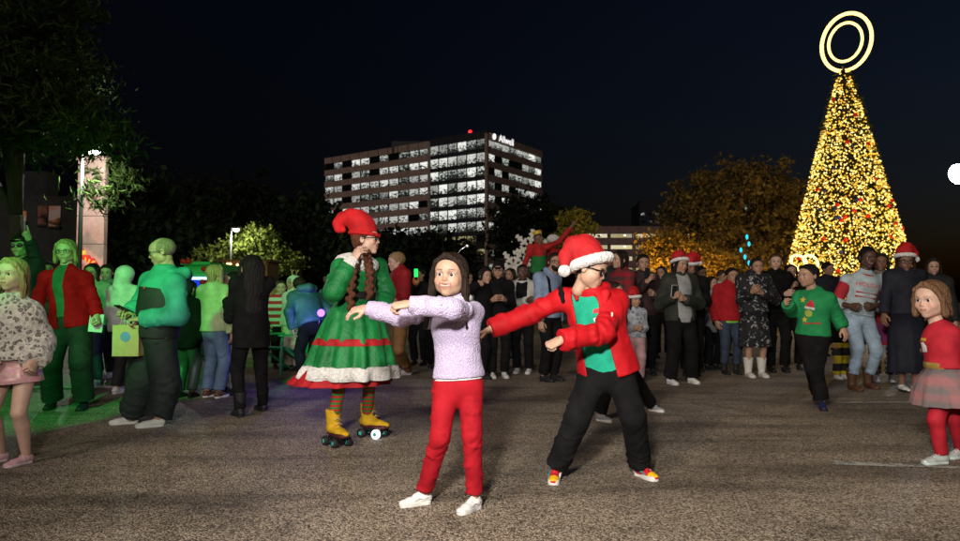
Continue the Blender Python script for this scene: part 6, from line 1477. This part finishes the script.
def santa_woman():
    p = Person('woman in long navy dress with glasses and red Santa hat', (908, 391), 1.68, yaw=-8, res='mid', tone='brown', brow='black', smile=0.3,
               J=dict(ftL=(915, 392), ftR=(902, 391), head=(905, 262, 0), elR=(886, 295, 0.02), wrR=(884, 314, -0.06), wrL=(926, 312, 0.05)), head=(-8, 2, 2), girth=1.0)
    p.legk = 1.0; p.body(); p.top(NAVY, 'dress', add=0.02, hem=0.0, sl=0.018); lat, fr, up = p.frame('hip'); c = p.J['pelvis']
    p.loft('skirt', [(c, 0.18, 0.15), (c - up * 0.25, 0.20, 0.17), (c - up * 0.5, 0.205, 0.18), (c - up * 0.68, 0.215, 0.19)], NAVY, 64, 9, 0.05); p.shoes(WHITE_LEATHER, BLACK_RUBBER, 'flat'); p.hair('dark', 'long', 1.0); p.glasses(BLACK_PLASTIC, 0.10)
    p.santa(tip=[(0.1, 0.1, 0.45), (0.3, 0.2, 0.4), (0.5, 0.25, 0.2), (0.56, 0.25, 0.0)], sz=1.0, z0=0.27, tilt=(-10, 0))

def olive_woman():
    p = Person('woman in dark olive jacket and Santa hat holding a phone to her chest', (681, 384), 1.64, yaw=14, res='mid', tone='tan', brow='black', smile=0.3,
               J=dict(ftL=(691, 383), ftR=(670, 384), head=(680, 265, 0), wrR=(673, 297, -0.22), elR=(659, 305, 0.0), wrL=(685, 299, -0.22), elL=(700, 304, 0.02)), head=(12, 4, 4), girth=1.08)
    p.body(hands=('grip', 'grip'), palm=(A(-1, 0.5, 0), A(1, 0.5, 0))); p.top(GREYT, 'shirt', add=0.012, hem=0.06, sl=0.002, sleeve=0.5); p.top(DKGREEN, 'jacket', add=0.034, hem=0.045, sl=0.024, opening=(0.05, 0.055, 0.0), collar=0.02)
    p.pants(BLACK, add=0.022, flare=0.02, length=0.95); p.shoes(WHITE_LEATHER, WHITE_RUBBER, 'sneaker'); p.hair('black', 'long', 0.55); p.santa(tip=[(0.0, 0.2, 0.35), (0.1, 0.45, 0.3), (0.1, 0.55, 0.0)], tilt=(-18, 0), sz=0.98, z0=0.2)
    phone('white phone held by the woman in the olive jacket', 674, 291, p.root[1] - 0.27, 20, 10, PHONE_W)

def red_boy():
    p = Person('boy in red zip fleece with lime shirt hem and dark boots', (730, 374), 1.55, yaw=4, child=0.25, res='mid', tone='tan', brow='black', J=dict(head=(732, 276, 0)), hh=0.225)
    p.body(); p.top(mat('lime_tee', (0.18, 0.60, 0.06), 'cloth'), 'shirt', add=0.016, hem=0.05, sl=0.0, sleeve=0.5); p.top(mat('red_fleece', (0.36, 0.008, 0.014), 'cloth', 0.95), 'fleece', add=0.03, hem=0.03, sl=0.022, collar=0.03)
    for k in range(3): p.chest_print('chest_logo', *disc_outline([(-1, -0.16), (1, -0.16), (1, 0.16), (-1, 0.16)]), mat('print_white', (0.72, 0.7, 0.7)), (0.075, 0.012 + 0.011 * k), 0.02)
    p.pants(DKDENIM, 'jeans', add=0.016, length=0.75); p.shoes(BLACK_RUBBER, None, 'boot'); p.hair('black', 'short')

def speck_woman():
    p = Person('woman in black dress with white twig pattern and white boots', (755, 377), 1.68, yaw=0, res='mid', tone='tan', brow='dark', J=dict(head=(757, 267, 0), wrL=(762, 293, -0.2), elL=(776, 300, 0), wrR=(752, 292, -0.22), elR=(741, 300, 0)), head=(-4, 0, 0), girth=1.12)
    p.legk = 0.75; p.body(hands=('relax', 'relax'), palm=(A(-0.4, 1, 0), A(0.4, 1, 0))); m = mat('twig_print', (0.014, 0.014, 0.016), 'speck', 0.8, (0.42, 0.42, 0.42), scale=0.62); p.top(m, 'dress', add=0.024, hem=0.0, sl=0.02); lat, fr, up = p.frame('hip'); c = p.J['pelvis']
    p.loft('skirt', [(c, 0.18, 0.15), (c - up * 0.2, 0.205, 0.18), (c - up * 0.48, 0.22, 0.19)], m, 64, 9, 0.05); p.shoes(mat('white_boot', (0.6, 0.58, 0.52), 'plain', 0.5), None, 'boot', 0.17); p.hair('dark', 'bun')
whm = mat('stripe_white', (0.6, 0.6, 0.58), 'cloth')

# ------------------------------------------------------------------ the crowd
def crowd(label, px, D, top, yaw=0, h=None, m=CHAR, pm=BLACK, hair=('dark', 'short', 0.5), tone='tan', J=None, head=(0, 0, 0), child=0.0, shoes=None, hat=None, add=0.03, hem=0.04, hood=False, res='far', name='jacket', skirt=None, sm=BLACK_RUBBER, opening=None, under=None, legs=1.0, hands=('relax', 'relax'), raise_z=0.0, group='people in the crowd', girth=1.05, flare=0.01, smile=0.0, sleeve=1.0, collar=0.015, phone_label=None):
    J = dict(J or {}); rq = random.Random(int(px * 7 + D * 13)); jt = lambda: rq.uniform(-0.02, 0.02)
    if not any(k[:2] == 'wr' for k in J):
        ps = 2 if phone_label else rq.choice((0, 0, 1, 1, 3))
        if ps == 1: J['wrL'] = (0.035 + jt(), -0.11, 0.60 + jt(), 1); J['wrR'] = (-0.035 + jt(), -0.11, 0.59 + jt(), 1)
        elif ps == 2: J['wrR'] = (-0.03, -0.17, 0.76, 1); J['wrL'] = (0.05, -0.13, 0.66, 1)
        elif ps == 3: J['wrL'] = (-0.05 + jt(), -0.115, 0.66 + jt(), 1); J['wrR'] = (0.05 + jt(), -0.125, 0.665 + jt(), 1)
        else: J['wrL'] = (0.135 + jt(), -0.03 + jt(), 0.475 + jt(), 1); J['wrR'] = (-0.135 + jt(), -0.03 + jt(), 0.475 + jt(), 1)
    if head == (0, 0, 0): head = (rq.uniform(-28, 28), rq.uniform(-4, 8), rq.uniform(-6, 6))
    if h is None: h = at(px, top, D)[2] - raise_z
    foot = (px, 302); p = Person(label, foot, h, yaw=yaw, child=child, res=res, J=J, head=head, tone=tone, group=group, depth=D, raise_z=raise_z, girth=girth, smile=smile, brow=hair[0] if hair and hair[0] in HAIRC else 'dark')
    p.body(hands=hands)
    if under: p.top(under, 'shirt', add=0.012, hem=0.02, sl=0.0, sleeve=0.5)
    p.top(m, name, add=add, hem=hem, sl=0.02 if add > 0.02 else 0.012, opening=opening, hood=hood, sleeve=sleeve, collar=collar)
    if skirt:
        lat, fr, up = p.frame('hip'); c = p.J['pelvis']; p.loft('skirt', [(c, 0.17, 0.14), (c - up * 0.15, 0.20, 0.17), (c - up * skirt[1], 0.225, 0.19)], skirt[0], 48, 9, 0.05)
    p.pants(pm, add=0.014, flare=flare, length=0.95); p.shoes(sm, None if sm is BLACK_RUBBER else WHITE_RUBBER, shoes or 'sneaker')
    if hair: p.hair(hair[0], hair[1], hair[2] if len(hair) > 2 else 0.5)
    if hat == 'santa': p.santa(tip=[(0.1, 0.15, 0.45), (0.3, 0.3, 0.4), (0.42, 0.4, 0.1)], sz=1.0)
    if hat == 'cap':
        f = Field(); f.cone((0, 0.06, 0.2), (0, 0.07, 0.33), 0.42, 0.36, 0.08); f.cone((0, -0.33, 0.24), (0, -0.58, 0.2), 0.26, 0.2, 0.05, axis=(0, 0, 1), flat=0.12); f.put((-1, -1, -1), (1, 1, 0.2), lambda X, Y, Z: Z - 0.14 + 0 * X + 0 * Y, 0.0, 's'); V, Q = f.mesh(0.045); p.add('cap', p.hl(V), Q, BLACK)
    if hat == 'hood':
        f = Field(); f.ell((0, 0.08, 0.1), (0.47, 0.53, 0.50), 0.05); f.cone((0, 0.15, -0.1), (0, 0.16, -0.6), 0.44, 0.46, 0.1); f.ell((0, -0.5, 0.0), (0.3, 0.32, 0.42), 0.05, 's'); V, Q = f.mesh(0.05); p.add('hood', p.hl(V), Q, m)
    if phone_label:
        q = p.J['wrR'] + p.f * 0.05 + A(0, 0, 0.12); E = empty('phone', q, phone_label, 'phone'); R = rotz(p.yaw) @ rotx(math.radians(12)); b = MB(); b.box((-0.037, -0.004, -0.075), (0.037, 0.004, 0.075), R); b.build('case', SCREEN, E); b = MB(); b.box((-0.034, 0.0045, -0.071), (0.034, 0.0065, 0.071), R); b.build('screen', glow('lit_screen', (0.6, 0.75, 1.0), 0.8), E)
    return p

def all_people():
    girl_in_lavender(); boy_in_red_coat(); roller_elf(); leopard_girl(); blazer_woman(); teal_man(); black_woman(); green_boy(); little_girl(); holiday_woman(); santa_woman(); olive_woman(); red_boy(); speck_woman()
    # left side
    p = crowd('man in dark cap and sunglasses pointing one finger up', 20, 8.4, 236, 6, m=CHAR, tone='light', hat='cap', hair=('dark', 'short'), J=dict(wrL=(29, 240, -0.1), elL=(37, 262, 0.0)), hands=('point', 'relax'), head=(0, -8, -6), res='mid', smile=0.3)
    p.glasses(BLACK_PLASTIC, 0.10, lens=mat('dark_lens', (0.01, 0.02, 0.015), 'plain', 0.08))
    crowd('dark haired woman in pale hoodie beside the red blazer', 92, 8.7, 263, 10, m=mat('pale_green_hoodie', (0.25, 0.34, 0.22), 'cloth'), hair=('dark', 'long', 0.4), tone='light', pm=DKDENIM, hood=True, sm=WHITE_LEATHER)
    crowd('short man standing between the pale hoodie and the raised white hood', 107, 9.6, 264, -10, m=mat('sage_jacket', (0.16, 0.24, 0.16), 'nylon'), tone='fair', pm=CHAR, sm=WHITE_LEATHER)
    crowd('figure with white hood up and white jacket, seen from behind', 124, 7.9, 266, 165, m=mat('white_hoodie', (0.62, 0.64, 0.6), 'cloth'), hat='hood', hair=None, pm=CHAR, sm=WHITE_LEATHER, add=0.036)
    crowd('child in black coat behind the teal jacket', 187, 7.6, 279, 170, m=BLACK, hair=('black', 'bob', 0.2), child=0.4, pm=mat('sequin_trousers', (0.05, 0.09, 0.07), 'sequin'), hem=0.1)
    crowd('woman with very long blond hair in pale cardigan and jeans, seen from behind', 214, 7.6, 264, 160, m=mat('pale_cardigan', (0.34, 0.42, 0.22), 'ribknit'), hair=('blond', 'long', 1.5), pm=DENIM, sm=BROWNB, res='mid', hem=0.03)
    crowd('child in black hoodie and grey trousers next to the figure with long black hair', 233, 7.9, 271, -30, m=BLACK, hair=('black', 'short'), pm=mat('grey_trousers', (0.20, 0.22, 0.24), 'cloth'), child=0.3, flare=0.02)
    crowd('child in red and white striped shirt by the lawn chair', 281, 11.0, 280, 20, m=mat('red_white_stripe', (0.5, 0.03, 0.04), 'stripe', 0.8, (0.55, 0.55, 0.52), scale=0.5), hair=('brown', 'short'), tone='fair', child=0.5)
    p = crowd('child in white reindeer hood with small antlers', 294, 10.6, 275, -25, m=mat('white_fleece', (0.60, 0.58, 0.55), 'fur'), hat='hood', hair=None, child=0.6, pm=CREAM)
    b = MB()
    for s in (-1, 1): b.tube([p.hl(A(s * 0.15, 0, 0.5)), p.hl(A(s * 0.25, 0, 0.75)), p.hl(A(s * 0.42, 0, 0.95))], 0.012, 5); b.tube([p.hl(A(s * 0.25, 0, 0.75)), p.hl(A(s * 0.1, 0, 0.92))], 0.01, 5)
    b.build('antlers', TAN, p.E, True).data.transform(Matrix.Translation(Vector(-p.root)))
    p = crowd('figure bending forward in teal puffer jacket', 310, 8.7, 280, -140, m=mat('teal_puffer', (0.03, 0.10, 0.10), 'nylon', 0.5), hair=('dark', 'short'), h=1.5, J=dict(neck=(304, 293, 0.15), head=(299, 286, 0.25), pelvis=(312, 322, 0)), add=0.05, pm=BLACK, hem=0.03, hood=True)
    b = MB(); q = at(321, 313, 8.3)
    E = empty('light_wand', q, 'glowing violet toy light wand beside the teal puffer jacket', 'toy'); b.ball((0, 0, 0), 0.045, 10, 8); b.build('lit_ball', glow('violet_glow', (0.12, 0.05, 1.0), 9.0), E, True); b = MB(); b.tube([(0, 0, -0.04), (-0.05, 0.02, -0.22)], 0.014, 6); b.build('handle', BLACK_PLASTIC, E, True)
    light('wand_light', 'POINT', tuple(q + A(-0.1, -0.15, -0.05)), 15, (0.16, 0.05, 1.0), 0.06)
    crowd('blond man in red sweater and tan trousers dancing behind the girl in lavender', 400, 9.6, 249, -62, m=mat('dark_red_sweater', (0.30, 0.008, 0.012), 'cloth'), hair=('blond', 'wave'), tone='fair', pm=TAN, J=dict(ftL=(408, 375), ftR=(398, 371), head=(396, 262, 0), knL=(399, 350, -0.05), wrL=(396, 300, -0.2), elL=(405, 296, -0.1)), res='mid', sm=WHITE_LEATHER, add=0.022)
    p = crowd('dark figure with orange mitten holding up a green glow stick', 420, 11.5, 268, -20, m=BLACK, hair=('black', 'short'), J=dict(wrR=(416, 285, -0.2), elR=(413, 300, 0)), hands=('relax', 'fist'))
    f = Field(); f.ell(at(416, 281, 11.28), (0.06, 0.05, 0.08), 0.02); V, Q = f.mesh(0.015); p.add('mitten', V, Q, mat('orange_mitten', (0.5, 0.16, 0.03), 'cloth'))
    E = empty('glow_stick', at(416, 277, 11.25), 'green glow stick held up behind the girl in lavender', 'glow stick'); b = MB(); b.tube([(0, 0, 0), (0, 0, 0.13)], 0.03, 8); b.build('lit_tube', glow('glow_stick_green', (0.02, 0.9, 0.12), 1.8), E, True); b = MB(); b.tube([(0, 0, -0.05), (0, 0, 0)], 0.026, 8); b.build('cap', BLACK_PLASTIC, E)
    crowd('small figure in grey knit hat behind the arms of the girl in lavender', 434, 11.0, 285, 30, m=GREYC, hair=('grey', 'crop'), child=0.6)
    crowd('dark haired figure in charcoal coat behind the girl in lavender', 446, 12.0, 270, 160, m=CHAR, hair=('dark', 'long', 0.5))
    crowd('woman with long dark hair in black coat beside the capped man', 484, 9.5, 268, 60, m=BLACK, hair=('dark', 'long', 0.9), tone='light', hem=0.12, res='mid', J=dict(wrR=(478, 285, -0.2)))
    crowd('man in black cap and black jacket beside the long haired woman in black', 498, 9.6, 262, 10, m=BLACK, hat='cap', hair=('black', 'short'), tone='tan', res='mid', J=dict(wrL=(505, 300, -0.2), wrR=(492, 300, -0.2)), sm=WHITE_LEATHER)
    crowd('dark skinned man in open white jacket below the snowflakes', 523, 10.2, 264, -15, m=WHITEJ, hair=('black', 'crop'), tone='dark', under=BLACK, opening=(0.05, 0.05, 0), res='mid', sm=WHITE_LEATHER)
    p = crowd('bearded man in pale denim shirt with glasses and backpack strap', 548, 9.2, 252, 40, m=mat('denim_shirt', (0.24, 0.32, 0.46), 'denim'), hair=('dark', 'short'), tone='tan', add=0.02, res='mid', J=dict(head=(555, 262, 0)), smile=0.8)
    f = Field(); f.ell((0, -0.2, -0.3), (0.27, 0.22, 0.22), 0.05); f.ell((0, -0.42, -0.24), (0.10, 0.12, 0.06), 0.02, 's'); V, Q = f.mesh(0.035); p.add('beard', p.hl(V), Q, mat('hair_dark', HAIRC['dark'], 'hair')); p.glasses(BLACK_PLASTIC, 0.1)
    j = p.J; b = MB(); q = j['shR'] * 0.6 + j['neck'] * 0.4; b.tube([q - p.f * 0.1 + A(0, 0, -0.05), q + A(0, 0, 0.075), q + p.f * 0.12 - A(0, 0, 0.05), q + p.f * 0.16 - A(0, 0, 0.3)], 0.018, 6); b.build('strap', BLACK, p.E, True).data.transform(Matrix.Translation(Vector(-p.root)))
    # raised performers on a low stage hidden by the crowd
    q = at(545, 302, 12.1); E = empty('stage', (q[0], 12.2, 0), 'low black stage behind the crowd carrying two performers', 'stage'); b = MB(); b.box((-1.0, -0.6, 0.66), (1.2, 0.9, 0.70)); b.build('deck_board', BLACKISH, E)
    for x in (-0.95, 1.15):
        for y in (-0.55, 0.85): b = MB(); b.box((x - 0.04, y - 0.04, 0), (x + 0.04, y + 0.04, 0.66)); b.build('leg', STEEL, E)
    p = crowd('performer in red sleeves, green vest and gold crown with both arms flung wide', 539, 12.0, 228, -12, raise_z=0.70, m=mat('performer_red', (0.40, 0.012, 0.012), 'cloth'), tone='brown', hair=('black', 'crop'), res='mid', J=dict(wrL=(571, 228, -0.05), elL=(559, 242, 0), wrR=(524, 266, -0.1), elR=(528, 256, 0), head=(539, 240, 0)), head=(0, -6, -14), add=0.010, girth=0.82)
    p.top(mat('performer_green', (0.01, 0.16, 0.03), 'cloth'), 'vest', add=0.018, hem=0.02, sides='', cutv=0.72)
    f = Field(); f.cone((0, 0.05, 0.36), (0, 0.05, 0.75), 0.30, 0.36, 0.02, cuts=[((0, 0, 0.72), (0, 0, 1))]); V, Q = f.mesh(0.04); p.add('crown', p.hl(V), Q, mat('crown_gold', (0.62, 0.42, 0.03), 'plain', 0.4))
    p = crowd('performer with round white hat half hidden behind the red sleeve', 553, 12.6, 236, 30, raise_z=0.70, m=mat('performer_red', (0, 0, 0)), tone='brown', hair=None)
    f = Field(); f.ell((0, 0.05, 0.3), (0.55, 0.55, 0.4), 0.05); V, Q = f.mesh(0.05); p.add('hat', p.hl(V), Q, mat('white_fleece', (0.6, 0.58, 0.55), 'fur'))
    # centre right
    p = crowd('crouching child in dark clothes and grey sneakers hidden behind the boy in the red coat', 612, 6.2, 272, 40, m=CHAR, hair=('dark', 'short'), child=0.5, J=dict(ftR=(600, 421), ftL=(652, 411), wrL=(612, 330, 0), wrR=(600, 330, 0)), sm=mat('grey_sneaker', (0.25, 0.25, 0.27), 'plain'), res='mid', h=1.22)
    crowd('dark haired man right behind the glasses of the boy in the red coat', 607, 10.2, 250, -30, m=CHAR, hair=('black', 'short'))
    crowd('woman in profile with dark hair, red plaid jacket and cream trousers', 622, 9.5, 250, -70, m=mat('red_plaid', (0.26, 0.012, 0.02), 'plaid', 0.9, (0.06, 0.03, 0.03)), hair=('dark', 'bob', 0.25), tone='light', pm=CREAM, res='mid', flare=0.03, sm=WHITE_LEATHER, hem=0.02)
    p = crowd('little girl in Santa hat, pale blue printed sweater and pink trousers', 634, 9.0, 291, 8, m=mat('pale_blue_print', (0.36, 0.38, 0.42), 'leopard', 0.9, (0.10, 0.14, 0.20), scale=0.5), hair=('black', 'long', 0.5), tone='tan', pm=mat('pink_trousers', (0.46, 0.28, 0.30), 'cloth'), child=0.9, res='mid', sm=CREAM, hat='santa', add=0.02, hem=0.0)
    crowd('young man in dark sweater before the golden tree', 643, 10.0, 254, 6, phone_label='phone raised by the young man in the dark sweater', m=mat('dark_maroon', (0.035, 0.015, 0.015), 'cloth'), hair=('black', 'short'), tone='tan', res='mid', add=0.022)
    crowd('person in Santa hat peeking from behind the woman in the olive jacket', 691, 9.9, 258, -20, m=BLACK, hair=('dark', 'bob', 0.2), hat='santa', tone='tan')
    crowd('woman in grey coat between the olive jacket and the red fleece', 711, 10.8, 276, 20, m=GREYC, hair=('dark', 'long', 0.5), tone='light', hem=0.14, res='far', phone_label='phone raised by the woman in the grey coat')
    crowd('man in black jacket behind the woman in the twig pattern dress', 776, 10.4, 253, -6, m=BLACK, hair=('brown', 'crop'), tone='fair', res='mid')
    crowd('figure in black behind the raised fist of the boy in green', 791, 10.8, 264, -15, m=BLACK, hair=('black', 'long', 0.3), tone='tan', phone_label='phone raised behind the fist of the boy in green')
    crowd('figure in dark parka between the long haired twin coats and the grey coat', 701, 11.6, 266, 10, m=NAVY, hair=('black', 'short'), tone='brown')
    crowd('child in black leggings with yellow bands behind the boy in green', 838, 9.5, 300, 15, m=BLACK, child=0.9, hair=('black', 'short'), pm=mat('yellow_band', (0.02, 0.02, 0.02), 'stripe', 0.8, (0.5, 0.4, 0.02), scale=0.25), sm=WHITE_LEATHER)
    crowd('long haired woman in brown plaid jacket with red, white and blue skirt', 881, 9.2, 253, -20, m=mat('brown_plaid', (0.12, 0.08, 0.07), 'plaid', 0.9, (0.28, 0.24, 0.22)), hair=('black', 'long', 1.1), tone='brown', skirt=(mat('flag_skirt', (0.36, 0.012, 0.03), 'plaid', 0.8, (0.03, 0.04, 0.2), scale=0.2), 0.42), pm=mat('check_leggings', (0.02, 0.02, 0.02), 'plaid', 0.8, (0.5, 0.5, 0.5), scale=1.6), shoes='boot', sm=WHITE_LEATHER, res='mid', hem=0.0, add=0.022)
    crowd('tall figure in dark hooded coat behind the woman in the navy dress', 934, 9.8, 258, -30, m=CHAR, hair=('dark', 'long', 0.4), tone='light', hood=True, hem=0.12)
    # dim figures further back
    for lb, px, D, top, yaw, m_, hr in (('dim figure in grey jacket far behind the girl in lavender', 468, 14.0, 272, 20, GREYC, ('brown', 'short')), ('dim figure in navy coat between the capped man and the white jacket', 511, 13.0, 268, -30, NAVY, ('dark', 'long', 0.4)),
            ('dim figure in tan coat behind the red and white striped shirt', 272, 13.5, 277, 10, TAN, ('dark', 'short')), ('dim figure in brown coat far left of the pale hoodie', 48, 12.0, 262, 20, mat('brown_coat', (0.08, 0.05, 0.035), 'cloth'), ('dark', 'short')),
            ('dim figure in maroon coat behind the two Santa hats', 662, 13.0, 266, -10, mat('dark_maroon', (0, 0, 0)), ('dark', 'long', 0.5)), ('dim figure in pale coat behind the red fleece', 722, 13.5, 270, 15, CREAM, ('brown', 'short')),
            ('dim figure in black coat behind the plaid scarf woman', 600, 12.5, 262, 0, BLACK, ('black', 'short')), ('dim figure in navy coat right of the lit gift', 828, 13.5, 262, 0, NAVY, ('black', 'short')), ('dim figure in grey coat beside the navy dress', 894, 13.0, 268, 0, GREYC, ('dark', 'long', 0.4)),
            ('dim figure in dark coat behind the blue counter booth', 170, 12.0, 268, 20, CHAR, ('dark', 'short')), ('dim figure in teal coat left of the curled red hat', 330, 12.5, 276, -20, mat('teal_puffer', (0, 0, 0)), ('dark', 'short'))):
        crowd(lb, px, D, top, yaw, m=m_, hair=hr)
    # small props on the ground at the crowd's feet
all_people()
